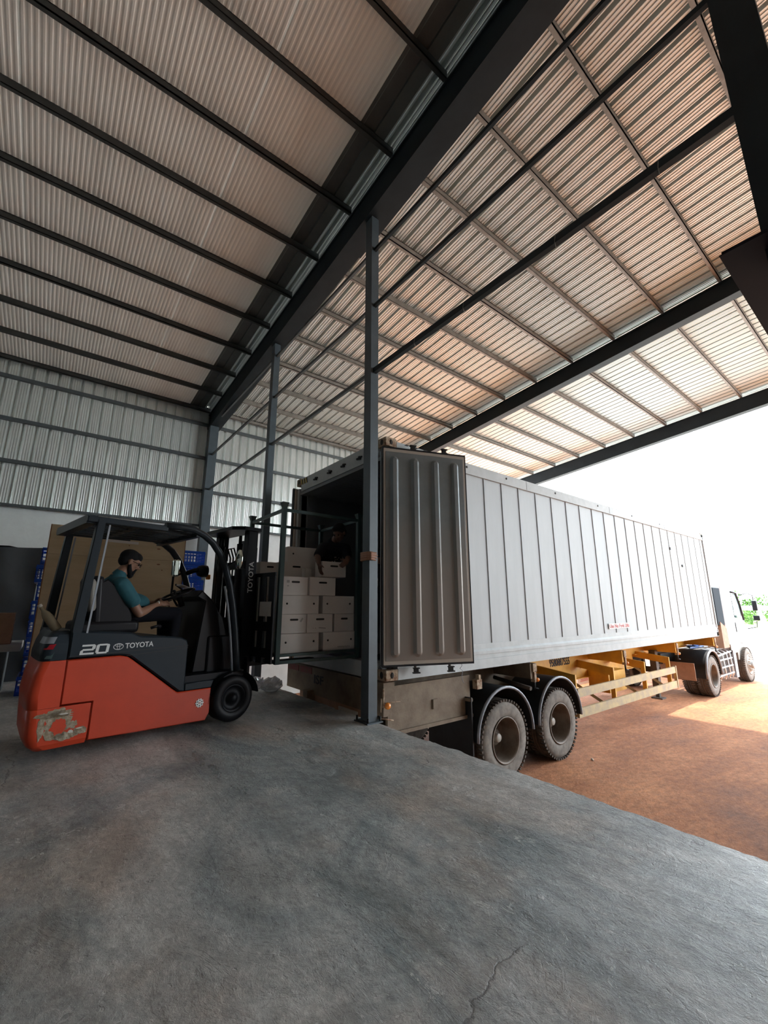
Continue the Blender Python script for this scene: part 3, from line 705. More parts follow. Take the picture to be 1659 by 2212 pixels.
# grey lower cab trim and front arch
s = MB(); n = 16
s.prism([(16.3-16, .12-ZG), (16.3-16, .38-ZG), (17.05-16, .40-ZG), (17.45-16, .36-ZG), (18.0-16, .28-ZG), (18.2-16, 0-ZG), (18.05-16, -.02-ZG), (17.9-16, .16-ZG), (17.6-16, .24-ZG), (17.2-16, .14-ZG), (17.0-16, -.1-ZG), (16.9-16, -.1-ZG), (16.9-16, .12-ZG)], .08, .13, 'Y'); s.build('wheel_arch', 'truckgrey', tk)
s = MB(); s.prism([(18.1-16, .15-ZG), (18.45-16, .1-ZG), (18.62-16, -.1-ZG), (18.62-16, -.42-ZG), (18.35-16, -.38-ZG), (18.2-16, -.1-ZG)], .05, 2.45, 'Y'); s.build('front_bumper', 'truckgrey', tk)
# intake stack
kb(15.62, 16.28, 4.02, 4.35, .95, 2.05, bev=.02).build('intake_stack', 'exhaust', tk)
s = MB(); s.prism([(15.75-16, .3-ZG), (15.75-16, 1.05-ZG), (16.28-16, .85-ZG), (16.34-16, .3-ZG)], .1, .5, 'Y'); s.build('stack_base', 'brown', tk)
for k in range(6): kb(15.60, 15.63, 4.08, 4.3, 1.05+k*.16, 1.13+k*.16).build('stack_louvre', 'darkmetal', tk)
# mirrors
for (x, z0, z1, w) in ((18.42, 1.36, 1.68, .13), (18.50, 1.04, 1.20, .17)):
    kb(x, x+.1, 3.62, 3.62+w, z0, z1, bev=.02).build('mirror_housing', 'blackplastic', tk)
s = MB(); s.tube([kl((18.1, 4.0, 1.85)), kl((18.3, 3.8, 1.92)), kl((18.45, 3.7, 1.85)), kl((18.48, 3.7, 1.7))], .014, 6); s.tube([kl((18.55, 3.72, 1.02)), kl((18.6, 3.75, .82)), kl((18.4, 3.95, .78))], .014, 6); s.build('mirror_arm', 'blackplastic', tk)
# chassis, tank and tube rack
for y in (4.72, 5.5): kb(12.9, 18.3, y-.04, y+.04, .02, .28).build('chassis_rail', 'darkmetal', tk)
kb(14.9, 15.9, 4.05, 4.6, -.42, .12, bev=.05).build('battery_box', 'axle', tk)
s = MB(); s.lathe([(0, -.5), (.24, -.5), (.26, -.47), (.26, .47), (.24, .5), (0, .5)], kl((15.4, 4.42, -.1)), 'X', 20); s.build('fuel_tank', 'steelbright', tk)
s = MB()
for z in (-.38, -.18, .02): s.bar(kl((14.75, 3.97, z)), kl((16.15, 3.97, z)), .035, .03)
s.bar(kl((14.75, 3.97, .14)), kl((16.15, 3.97, .20)), .035, .03)
s.build('side_rack_rails', 'steelbright', tk)
for x in (14.95, 15.4, 15.8, 16.12):
    s = MB(); s.tube([kl((x, 4.5, .26)), kl((x, 4.15, .26)), kl((x, 4.0, .16)), kl((x, 3.97, -.42)), kl((x+.02, 4.02, -.5)), kl((x+.16, 4.04, -.52))], .02, 8); s.build('rack_hoop', 'steelbright', tk)
for y in (4.15, 4.5, 4.85, 5.3): kb(14.1, 16.2, y-.02, y+.02, .26, .29).build('deck_bar', 'lpurlin', tk)
kb(16.3, 16.55, 3.95, 4.3, -.55, .22).build('step_panel', 'greyedge', tk)
s = MB(); s.lathe([(0, 0), (.42, 0), (.42, .05), (0, .05)], kl((13.95, 5.12, .30)), 'Z', 20); s.build('fifth_wheel', 'darkmetal', tk)
s = MB(); pts = [kl((14.6+.3*math.cos(t*1.1)*(1+.1*t % 1)+t*.04, 4.45+.12*math.sin(t*1.1), .36+.02*(t % 3))) for t in range(16)]; s.tube(pts, .022, 6); s.build('coiled_hose', 'blueobj', tk)
for yy0, yy1 in ((3.85, 4.55), (5.75, 6.4)):
    f = empty('rear_fender', kl((13.97, yy0, -.24))); f.parent = tk; dy = yy1-yy0; n = 18
    s = MB(); s.grid(lambda i, j: (.62*math.cos(R(-5+190*i/n)), (0, dy)[j], .60*math.sin(R(-5+190*i/n))), n+1, 2, True); s.build('fender_shell', 'blackplastic', f)
    s = MB(); s.tube([(.615*math.cos(R(-5+190*i/n)), -.004, .595*math.sin(R(-5+190*i/n))) for i in range(n+1)], .025, 8); s.build('fender_edge', 'greyedge', f)
kb(12.98, 13.0, 3.98, 4.75, -.32, .10).build('mud_flap', 'brown', tk)
wf = make_wheel('wheel', front=True); reparent_wheel(wf, tk, kl((17.55, 4.02, -.27)))
w2 = copy_tree(wf); reparent_wheel(w2, tk, kl((17.55, 6.2, -.27)), math.pi)
for y, fl in ((4.0, 0), (4.32, 1), (5.9, 0), (6.2, 1)):
    reparent_wheel(copy_tree(w0), tk, kl((13.97, y, -.27)), math.pi if fl else 0)
s = MB(); s.tube([kl((13.97, 4.2, -.27)), kl((13.97, 6.0, -.27))], .08, 12); s.tube([kl((17.55, 4.2, -.27)), kl((17.55, 6.0, -.27))], .06, 12); s.build('axle', 'axle', tk)

# ================================================================== 9. forklift (local: x forward, y away from the camera side, z up)
FW = 1.10
fk = empty('forklift', (-.03, 4.346, ZS), R(11), label='red and grey counterbalance forklift carrying the cage of cartons', cat='forklift')
def rounded(x0, x1, r, y0=0, y1=FW):
    """plan outline of the bowed counterweight: x0 shifts the tail, r is unused by the bow"""
    k = x0; base = [(.30, 0), (.10, 0), (.060, .008), (.043, .028), (.038, .06), (.045, .20), (.058, .38), (.082, .60), (.12, .80), (.165, .94), (.215, 1.04), (.30, FW)]
    pts = []
    for x, y in base[1:-1]: pts.append((min(x+k, x1-.002), y0+y*(y1-y0)/FW))
    return [(x1, y0)]+pts+[(x1, y1)]
def loft(levels, name, m, parent, smooth=True):
    s = MB(); rings = [[s.bm.verts.new((p[0], p[1], z)) for p in pts] for z, pts in levels]
    n = len(rings[0])
    for A, B in zip(rings, rings[1:]):
        for k in range(n):
            f = s._f((A[k], A[(k+1) % n], B[(k+1) % n], B[k]), smooth and k not in (0, 10, 11))
    s._f(rings[0][::-1]); s._f(rings[-1]); return s.build(name, m, parent)
loft([(.09, rounded(.07, .437, 0, .03, FW-.03)), (.13, rounded(.025, .437, 0, .008)), (.20, rounded(.0, .437, 0)), (.395, rounded(-.015, .437, 0))], 'counterweight_base', 'red', fk)
loft([(.397, rounded(-.015, .222, 0)), (.50, rounded(-.025, .222, 0)), (.64, rounded(-.012, .222, 0)), (.745, rounded(.018, .222, 0, .006, FW-.006))], 'counterweight', 'red', fk)
loft([(.748, rounded(.016, .222, 0, .012, FW-.012)), (.80, rounded(.014, .222, 0, .008, FW-.008)), (.88, rounded(.03, .222, 0, .012, FW-.012)), (.945, rounded(.052, .222, 0, .03, FW-.03)), (.975, rounded(.085, .222, 0, .07, FW-.07))], 'rear_cowl', 'fgrey', fk)
# tail lamps
def lamp(name, z0, z1, m, k0, k1):
    a = rounded(.026, .222, 0, .004, FW-.004); b = rounded(.044, .222, 0, .010, FW-.010)
    s = MB(); s.grid(lambda i, j: ((a if j == 0 else b)[k0+i][0]-.004, (a if j == 0 else b)[k0+i][1], (z0, z1)[j]), k1-k0, 2, True); s.build(name, m, fk)
lamp('tail_lamp', .835, .875, 'redlens', 1, 7); lamp('reversing_lamp', .88, .93, 'greyedge', 1, 6); lamp('lower_lens', .765, .83, 'glassdark', 1, 7)
# main body red
s = MB(); s.prism([(.445, .105), (1.44, .075), (1.475, .14), (1.475, .37), (1.14, .372), (.72, .70), (.67, .735), (.61, .748), (.228, .745), (.228, .404), (.445, .400)], .004, FW-.004, 'Y', bev=.008); s.build('chassis_body', 'red', fk)
# grey hood
s = MB(); s.prism([(.228, .752), (.61, .755), (.685, .742), (.73, .708), (1.15, .38), (1.205, .378), (1.20, .80), (1.185, .845), (1.13, .875), (1.0, .89), (.76, .905), (.68, .94), (.45, .955), (.228, .97)], .0, FW, 'Y', bev=.012); s.build('battery_hood', 'fgrey', fk)
for yy in (-.003, FW-.002):
    s = MB(); s.bar((.235, yy+.0025, .770), (1.2, yy+.0025, .795), .005, .005); s.build('hood_seam', 'darkmetal', fk)
    s = MB(); s.bar((.66, yy+.0025, .745), (1.2, yy+.0025, .775), .005, .004); s.build('hood_seam', 'darkmetal', fk)
# worn patch
def blotch(name, cx, cz, rx, rz_, seed, m, y=-.0015):
    s = MB(); n = 40; c = s.bm.verts.new((cx, y, cz)); ring = []
    for k in range(n):
        t = 2*math.pi*k/n; q = 1+.45*noise.noise(Vector((math.cos(t)*2.2, math.sin(t)*2.2, seed)))+.25*noise.noise(Vector((math.cos(t)*7, math.sin(t)*7, seed)))
        ring.append(s.bm.verts.new((cx+rx*q*math.cos(t), y, max(.135, min(.39, cz+rz_*q*math.sin(t))))))
    for k in range(n): s._f((c, ring[(k+1) % n], ring[k]))
    return s.build(name, m, fk)
blotch('worn_patch', .225, .27, .085, .115, 3, 'grime'); blotch('worn_patch', .29, .175, .08, .03, 8, 'grime'); blotch('worn_patch', .385, .195, .05, .028, 5, 'grime')
blotch('worn_patch', .20, .345, .12, .026, 21, 'grime'); blotch('worn_patch', .125, .27, .022, .10, 31, 'grime'); blotch('worn_patch', .33, .25, .028, .030, 14, 'grime', -.0016); blotch('bare_spot', .32, .20, .018, .012, 17, 'hub', -.002); blotch('bare_spot', .26, .34, .03, .006, 19, 'hub', -.002); blotch('bare_spot', .375, .215, .02, .006, 23, 'hub', -.002)
blotch('red_remnant', .235, .25, .05, .058, 12, 'red', -.0028)
# step and floor
s = MB(); s.prism([(1.21, .375), (1.475, .375), (1.50, .44), (1.21, .44)], .01, FW-.01, 'Y', bev=.006); s.build('step', 'fgrey', fk)
s = MB(); s.bx(1.2, 1.86, .06, FW-.06, .44, .50); s.build('floor_plate', 'fblack', fk)
s = MB(); s.bx(1.50, 1.92, .20, FW-.20, .10, .86, bev=.02); s.build('front_cowl', 'fblack', fk)
# front fenders
n = 14
for y0 in (.0, FW-.24):
    s = MB(); f0 = lambda i, r: (1.74+r*math.cos(R(8+172*i/n)), .22+r*math.sin(R(8+172*i/n)))
    s.grid(lambda i, j: (f0(i, .285)[0], (y0, y0+.24)[j], f0(i, .285)[1]), n+1, 2, True); s.grid(lambda i, j: (f0(i, .275)[0], (y0, y0+.24)[j], f0(i, .275)[1]), n+1, 2, True)
    s.build('front_fender', 'fgrey', fk)
def fkwheel(x, y, r, w, name='front_wheel'):
    o = empty(name, (x, y, r)); o.parent = fk
    s = MB(); s.lathe([(r*.58, -w/2+.01), (r*.62, -w/2), (r*.92, -w/2), (r, -w/2+.025), (r, w/2-.025), (r*.92, w/2), (r*.58, w/2)], (0, 0, 0), 'Y', 36); s.build('tyre', 'seat', o)
    s = MB(); s.lathe([(r*.60, -w/2+.01), (r*.56, -w/2), (r*.50, -w/2+.03), (r*.2, -w/2+.035), (r*.18, -w/2-.01), (0, -w/2-.01)], (0, 0, 0), 'Y', 24); s.build('rim', 'fblack', o)
fkwheel(1.74, .11, .23, .19); fkwheel(1.74, FW-.11, .23, .19); fkwheel(.36, FW/2-.12, .20, .15, 'rear_wheel'); fkwheel(.36, FW/2+.12, .20, .15, 'rear_wheel')
# overhead guard
for y in (.045, FW-.045):
    s = MB(); s.prism([(.225, .90), (.30, .88), (.36, 1.90), (.30, 1.93)], y-.035, y+.035, 'Y', bev=.006); s.build('rear_pillar', 'guardtube', fk)
    s = MB(); s.bar((.335, y-.037 if y < .5 else y+.037, .91), (.392, y-.037 if y < .5 else y+.037, 1.88), .008, .014); s.build('pillar_highlight', 'greyedge', fk)  # pale grey strip painted as the thin highlight along the pillar
    arc = [(.88, 1.945), (1.02, 1.955), (1.16, 1.945), (1.28, 1.90), (1.38, 1.83), (1.47, 1.72), (1.545, 1.58), (1.61, 1.40), (1.665, 1.18), (1.71, .94), (1.745, .70), (1.77, .50)]
    s = MB(); s.tube([(p[0], y, p[1]) for p in arc], .036, 10); s.build('front_pillar', 'guardtube', fk)
    s = MB(); s.tube([(p[0]-.055, y+.0, p[1]-.02) for p in arc[7:]], .012, 6); s.build('pillar_wiring', 'greyedge', fk)
    s = MB(); s.bx(.22, .90, y-.03, y+.03, 1.89, 1.945, bev=.008); s.build('roof_side_rail', 'guardtube', fk)
s = MB(); s.bx(.22, .30, .04, FW-.04, 1.88, 1.955); s.build('roof_rear_rail', 'guardtube', fk)
s = MB(); s.bx(.62, .68, .04, FW-.04, 1.90, 1.93); s.build('roof_cross_rail', 'guardtube', fk)
s = MB(); s.bx(.88, .96, .04, FW-.04, 1.92, 1.96); s.build('roof_cross_rail', 'guardtube', fk)
s = MB(); s.bar((1.22, .04, 1.90), (1.22, FW-.04, 1.90), .05, .05); s.build('roof_front_rail', 'guardtube', fk)
for k in range(6):
    y = .17+k*.152; s = MB(); s.bx(.28, 1.23, y-.012, y+.012, 1.895, 1.935); s.build('roof_slat', 'guardtube', fk)
s = MB(); s.bx(.66, .98, FW-.09, FW-.086, 1.86, 1.89); s.build('guard_label', 'sticker', fk)
# seat
s = MB(); s.box((.60, .55, .98), (.50, .48, .12), None, .035); s.build('seat_cushion', 'seat', fk)
s = MB(); s.box((.475, .55, 1.20), (.10, .46, .50), Matrix.Rotation(R(-4), 3, 'Y'), .04); s.build('seat_back', 'seat', fk)
for y in (.325, .745):
    s = MB(); s.prism([(.50, .98), (.47, 1.38), (.53, 1.42), (.60, 1.36), (.70, 1.22), (.77, 1.10), (.79, .98)], y, y+.03, 'Y', bev=.01); s.build('seat_wing', 'seat', fk)
s = MB(); s.box((.415, .42, 1.27), (.07, .26, .30), Matrix.Rotation(R(-7), 3, 'Y'), .035); s.build('document_pouch', 'truckgrey', fk)
s = MB(); s.box((.385, .50, 1.08), (.05, .14, .08), None, .02); s.tube([(.36, .46, 1.0), (.34, .46, .93)], .014, 6); s.build('belt_reel', 'redlens', fk)
s = MB(); s.tube([(.95, .30, .96), (1.02, .30, .98)], .015, 6); s.lathe([(0, 0), (.022, .004), (.022, .03), (0, .035)], (1.03, .30, .97), 'Y', 10); s.build('seat_lever', 'seat', fk)
# dash, steering
s = MB(); s.prism([(1.36, .50), (1.44, 1.22), (1.34, 1.27), (1.40, 1.34), (1.52, 1.24), (1.66, 1.05), (1.72, .86), (1.72, .50)], .22, FW-.22, 'Y', bev=.012); s.build('dashboard', 'seat', fk)
c = Vector((1.26, .48, 1.30)); nrm = Vector((-.42, 0, 1)).normalized(); uu = Vector((0, 1, 0)); vv = nrm.cross(uu)
s = MB(); s.tube([c+(uu*math.cos(2*math.pi*k/28)+vv*math.sin(2*math.pi*k/28))*.165 for k in range(29)], .013, 8, caps=False); s.build('steering_wheel', 'seat', fk)
s = MB()
for k in range(3): s.bar(c, c+(uu*math.cos(2.1*k)+vv*math.sin(2.1*k))*.16, .022, .012)
s.tube([c+nrm*.02, c-nrm*.14], .03, 10); s.build('steering_column', 'seat', fk)
s = MB(); s.tube([c+vv*.1+uu*-.1, c+vv*.1+uu*-.1+nrm*.05], .008, 6); s.lathe([(0, .05), (.02, .055), (.022, .07), (0, .08)], c+vv*.1+uu*-.1, 'Z', 10); s.build('spinner_knob', 'seat', fk)
for k in range(4):
    y = .78-k*.04; s = MB(); s.tube([(1.50, y, 1.22), (1.49, y, 1.33), (1.45, y, 1.38), (1.36, y, 1.41)], .007, 6); s.build('control_lever', 'steelbright', fk)
s = MB(); s.tube([(1.40, .90, 1.42), (1.50, .93, 1.36), (1.56, .95, 1.22), (1.58, .97, 1.05)], .012, 8); s.tube([(1.555, FW-.05, 1.58), (1.42, FW-.06, 1.52), (1.42, FW-.06, 1.30), (1.50, FW-.06, 1.18), (1.60, FW-.05, 1.16)], .014, 8); s.build('grab_handle', 'seat', fk)
# mirrors and work lamps
s = MB(); s.bx(1.395, 1.475, FW-.10, FW-.03, 1.52, 1.73, bev=.02); s.build('mirror_far', 'mirror', fk)
s = MB(); s.lathe([(0, 0), (.05, .004), (.10, .018), (.105, .03), (0, .035)], (0, 0, 0), 'X', 24); o = s.build('mirror_near', 'mirror', fk); o.location = (1.58, -.12, 1.66); o.scale = (1, .62, 1.05)
s = MB(); s.tube([(1.555, .03, 1.60), (1.60, -.02, 1.64), (1.60, -.10, 1.66)], .008, 6); s.build('mirror_arm', 'seat', fk)
s = MB(); s.tube([(1.56, FW-.05, 1.56), (1.64, FW-.1, 1.60), (1.70, FW-.14, 1.62)], .028, 10); s.lathe([(0, -.06), (.06, -.06), (.075, -.02), (.075, .04), (0, .045)], (1.74, FW-.15, 1.60), 'X', 20); s.build('work_lamp', 'seat', fk)
s = MB(); s.bx(1.79, 1.83, FW-.18, FW-.13, 1.50, 1.56, bev=.006); s.build('turn_lamp', 'orange', fk)
s = MB(); s.bx(1.92, 1.95, .10, .20, .44, .62, bev=.01); s.build('head_lamp_guard', 'fblack', fk)
# mast
for y0, y1 in ((.17, .25), (FW-.25, FW-.17)):
    s = MB(); s.bx(1.87, 2.0, y0, y0+.012, .06, 2.06); s.bx(1.87, 1.885, y0, y1, .06, 2.06); s.bx(1.985, 2.0, y0, y1, .06, 2.06); s.build('outer_mast_channel', 'fblack', fk)
    yi0, yi1 = (y0+.055, y1+.03) if y0 < .5 else (y0-.03, y1-.055)
    s = MB(); s.bx(1.885, 1.985, yi0, yi0+.015, .10, 2.03); s.bx(1.885, 1.90, yi0, yi1, .10, 2.03); s.bx(1.97, 1.985, yi0, yi1, .10, 2.03); s.build('inner_mast_channel', 'fblack', fk)
for y in (.34, FW-.34):
    s = MB(); s.tube([(1.87, y, .3), (1.87, y, 1.9)], .035, 12); s.tube([(1.87, y, 1.88), (1.87, y, 2.0)], .02, 10); s.build('lift_cylinder', 'fblack', fk)
    s = MB(); s.bx(1.93, 1.945, y+.03, y+.07, .5, 1.95); s.build('lift_chain', 'darkmetal', fk)
for k in range(3):
    y = .44+k*.07; s = MB(); s.tube([(1.90, y, .6), (1.89, y, 1.75), (1.86, y+.02, 1.86), (1.80, y+.05, 1.84), (1.80, y+.05, 1.70)], .010, 6); s.build('hydraulic_hose', 'seat', fk)
s = MB(); s.prism([(1.80, .13), (2.02, .13), (2.02, FW-.13), (1.80, FW-.13), (1.70, FW-.25), (1.70, .25)], 2.045, 2.085, 'Z'); s.build('mast_top_plate', 'fblack', fk)
for z in (.25, .95, 1.60): MB().bx(1.86, 1.89, .20, FW-.20, z, z+.09).build('mast_cross_member', 'fblack', fk)
MB().bx(1.86, 1.995, .155, .17, .9, 1.85).build('mast_side_plate', 'fblack', fk)
for z in (.62, .90): MB().bx(1.995, 2.015, -.21, .93, z, z+.10).build('carriage_bar', 'fblack', fk)
for k in range(7):
    y = -.17+k*.178; MB().bx(2.0, 2.02, y-.055, y+.055, .56, 1.52).build('backrest_bar', 'fblack', fk)
MB().bx(2.0, 2.02, -.23, .95, 1.50, 1.545).build('backrest_top', 'fblack', fk)
MB().bx(1.985, 1.997, -.19, .02, 1.06, 1.22).build('capacity_plate', 'stickergrey', fk)
for y in (.28, FW-.28):
    s = MB(); s.prism([(2.02, .50), (2.02, .98), (2.045, .98), (2.06, .54), (2.98, .515), (2.98, .50)], y-.05, y+.05, 'Y'); s.build('fork', 'fblack', fk)
# writing
RS = (R(90), 0, 0)
text_part('side_lettering', 'TOYOTA', .062, 'letter', fk, (.755, -.001, .828), (R(90), R(-1), 0), width=.235)
s = MB()
def ell(cx, cz, rx, rz_, t=.0045, n=28, y=-.002):
    o_, i_ = [], []
    for k in range(n):
        a = 2*math.pi*k/n; o_.append(s.bm.verts.new((cx+rx*math.cos(a), y, cz+rz_*math.sin(a)))); i_.append(s.bm.verts.new((cx+(rx-t)*math.cos(a), y, cz+(rz_-t)*math.sin(a))))
    for k in range(n): s._f((o_[k], o_[(k+1) % n], i_[(k+1) % n], i_[k]))
ell(.585, .826, .040, .027); ell(.585, .838, .028, .011, .0035); ell(.585, .826, .0115, .0265, .0035)
s.build('side_emblem', 'letter', fk)
s = MB(); y0, y1 = -.003, .001
def P2(pts): s.prism([(x+.12*(z-.80), z) for x, z in pts], y0, y1, 'Y')
P2([(.31, .843), (.395, .843), (.395, .857), (.31, .857)]); P2([(.385, .812), (.408, .822), (.408, .848), (.395, .857), (.385, .843)]); P2([(.32, .809), (.395, .809), (.403, .823), (.32, .823)]); P2([(.305, .785), (.325, .785), (.325, .823), (.305, .808)]); P2([(.305, .778), (.405, .778), (.405, .792), (.305, .792)])
P2([(.425, .843), (.50, .843), (.492, .857), (.433, .857)]); P2([(.425, .778), (.50, .778), (.50, .792), (.425, .792)]); P2([(.415, .788), (.437, .788), (.437, .848), (.425, .855), (.415, .846)]); P2([(.49, .785), (.512, .788), (.512, .846), (.502, .855), (.49, .850)])
s.build('capacity_number', 'letter', fk)
text_part('mast_lettering', 'TOYOTA', .085, 'letter', fk, (1.93, .153, 1.50), (R(90), R(-90), 0), width=.36)
s = MB(); s.lathe([(0, -.002), (.034, -.002)], (1.365, 0, .245), 'Y', 24)
for k in range(10):
    a = k*math.pi/5; s.box((1.365+.035*math.cos(a), -.0015, .245+.035*math.sin(a)), (.012, .001, .012), Matrix.Rotation(-a, 3, 'Y'))
s.build('round_sticker', 'sticker', fk)
s = MB()
for k in range(6):
    a = k*math.pi/3+.5; s.lathe([(0, -.003), (.006, -.003)], (1.365+.024*math.cos(a), 0, .245+.024*math.sin(a)), 'Y', 8)
s.build('sticker_dots', 'letterblack', fk); text_part('sticker_text', 'IEC', .016, 'letterred', fk, (1.365, -.004, .245), RS)
# bottle on the rear cowl
o = empty('bottle', (0, 0, 0), label='clear brown bottle lying tilted on the rear of the forklift', cat='bottle')
m4 = fk.matrix_basis
o.location = m4 @ Vector((.16, .14, .975)); o.rotation_euler = (R(-12), R(-34), R(11))
s = MB(); s.lathe([(0, 0), (.033, .003), (.036, .02), (.036, .14), (.03, .165), (.014, .20), (.012, .235), (.015, .24)], (0, 0, 0), 'Z', 18); s.build('glass_body', 'bottle', o)
s = MB(); s.lathe([(.016, .232), (.016, .255), (0, .256)], (0, 0, 0), 'Z', 14); s.build('cap', 'hub', o)

# ================================================================== 10. cage and cartons
CGX0, CGX1, CGY0, CGY1, CGZ0, CGZ1 = 2.03, 3.14, 4.5, 5.55, .88, 2.66
cg = empty('steel_cage', (CGX0, CGY0, CGZ0), label='dark green steel post cage held up on the forks at the container doorway', cat='cage')
def gb(x0, x1, y0, y1, z0, z1): return MB().bx(x0-CGX0, x1-CGX0, y0-CGY0, y1-CGY0, z0-CGZ0, z1-CGZ0)
P = .05
for x in (CGX0, CGX1-P):
    for y in (CGY0, CGY1-P):
        gb(x, x+P, y, y+P, CGZ0, CGZ1).build('corner_post', 'cagegreen', cg)
        s = MB(); a = x+P/2-CGX0; b = y+P/2-CGY0; zt = CGZ1-CGZ0
        V = [[s.bm.verts.new((a+sx_*q, b+sy_*q, z)) for sx_, sy_ in ((-1, -1), (1, -1), (1, 1), (-1, 1))] for q, z in ((.026, zt-.02), (.042, zt+.035))]
        for k in range(4): s._f((V[0][k], V[0][(k+1) % 4], V[1][(k+1) % 4], V[1][k]))
        s.build('stacking_cup', 'cagegreen', cg)
for z in (CGZ0+.0, CGZ1-.07):
    for y in (CGY0+.01, CGY1-.04): gb(CGX0+P, CGX1-P, y, y+.03, z, z+.035).build('long_rail', 'cagegreen', cg)
    for x in (CGX0+.01, CGX1-.04): gb(x, x+.03, CGY0+P, CGY1-P, z, z+.035).build('cross_rail', 'cagegreen', cg)
gb(CGX0+P, CGX1-P, CGY0+.01, CGY0+.04, .955, .983).build('long_rail', 'cagegreen', cg)
gb(CGX0+.03, CGX1-.03, CGY0+.04, CGY1-.03, .965, .982).build('deck_plate', 'darkmetal', cg)
def carton(loc, d, label, group='white cartons in the cage', face='hole', rz_=0, marks=None, tilt=0):
    w, dp, h = d
    o = empty('carton', loc, rz_, label=label, cat='box', group=group)
    if tilt: o.rotation_euler = (0, tilt, rz_)
    s = MB(); s.bx(-w/2, w/2, 0, dp, 0, h, bev=.003); s.build('box_body', 'carton', o)
    if face == 'hole':
        hw = min(.045, w*.13)
        s = MB(); n = 8; pts = [(hw*1+.011*math.cos(math.pi/2-math.pi*k/n), .011*math.sin(math.pi/2-math.pi*k/n)) for k in range(n+1)]+[(-hw+.011*math.cos(-math.pi/2-math.pi*k/n), .011*math.sin(-math.pi/2-math.pi*k/n)) for k in range(n+1)]
        s.prism([(p[0], h*.72+p[1]) for p in pts], -.0015, .0, 'Y'); s.build('hand_hole', 'hole', o)
    elif face == 'dots':
        for q in (-.36, .36):
            s = MB(); s.lathe([(0, -.0015), (.012, -.0015), (.012, 0)], (w*q, 0, h*.56), 'Y', 14); s.build('vent_hole', 'hole', o)
    if marks == 'smudge':
        s = MB()
        for k in range(9): s.box((-.02+k*.02, -.001, .035+.002*math.sin(k*3)), (.014, .001, .016))
        s.build('ink_mark', 'stickergrey', o)
    if marks == 'print':
        s = MB()
        for k in range(8): s.box((-.01+k*.012, -.001, .052-.001*k), (.009, .001, .007))
        s.box((-.09, -.001, .05), (.006, .001, .006)); s.box((-.06, -.001, .05), (.006, .001, .008)); s.build('ink_mark', 'letterblack', o)
    if marks == 'stamp':
        s = MB(); s.box((-w*.3, -.001, h*.74), (.035, .001, .03)); s.box((-w*.3, -.001, h*.5), (.02, .001, .012)); s.build('ink_mark', 'stickergrey', o)
    if marks == 'sticker':
        s = MB(); s.box((w*.3, -.001, h*.70), (.022, .001, .05), Matrix.Rotation(R(35), 3, 'Y')); s.build('ink_mark', 'stickergrey', o)
    s = MB(); s.bx(-w/2-.001, w/2+.001, -.001, dp, h, h+.003); s.build('lid_edge', 'cartonedge' if 'red' in label else 'carton', o)
    return o
H = .209
R0, R1, R2, R3 = .984, 1.198, 1.412, 1.626
yf = 4.56
carton((2.345, yf, R0), (.49, .34, H), 'white carton with two vent holes, bottom row, behind the cage post', face='dots')
carton((2.88, yf, R0), (.46, .34, H), 'white carton with smudged ink mark, bottom row at the doorway end', face='dots', marks='smudge')
carton((2.26, yf, R1), (.315, .34, H), 'white carton with hand hole and grey sticker scrap, second row', marks='sticker')
carton((2.60, yf, R1), (.345, .34, H), 'white carton with hand hole and a line of black print, second row', marks='print')
carton((2.955, yf+.02, R1), (.29, .34, H), 'plain white carton with hand hole, second row beside the dark cage corner')
carton((2.335, yf, R2), (.48, .34, H), 'white carton with two round vent holes, third row behind the cage post', face='dots')
carton((2.862, yf+.01, R2), (.455, .34, H), 'white carton with faint scuffs, third row under the worker', face='dots')
carton((2.26, yf, R3), (.32, .34, H), 'white carton with hand hole and grey stamp, fourth row beside the post', marks='stamp')
carton((2.612, yf-.02, R3), (.355, .34, H+.003), 'white carton with hand hole sagging at its front edge, fourth row', marks=None)
for k, z in enumerate((R0, R1, R2, R3)):
    carton((2.33, 4.93, z), (.47, .5, H), 'white carton in the hidden rear stack of the cage, '+['bottom', 'second', 'third', 'uppermost'][k]+' one', face=None, group='hidden rear cartons')
carton((2.20, 5.18, R3+.216), (.27, .33, H), 'white carton with hand hole, top row next to the forklift mast')
carton((2.46, 4.96, R3+.216), (.36, .33, H), 'shaded white carton with hand hole, top row centre')
carton((2.76, 5.0, R3+.216), (.22, .3, H), 'shaded white carton end, top row beside the worker arm', face=None)
carton((2.62, 5.02, R3+.43), (.50, .3, .20), 'long white carton topmost of all, next to the worker', face='dots', rz_=R(-4))
carton((2.85, 4.68, 1.865), (.345, .20, .19), 'white carton gripped by the worker in the doorway', face='hole', rz_=R(-3), group='carton being moved')
s_ = carton((2.60, 4.90, 1.842), (.12, .06, .13), 'small white folded carton flap sticking up behind the fourth row', face=None, rz_=R(20), group='carton flap')


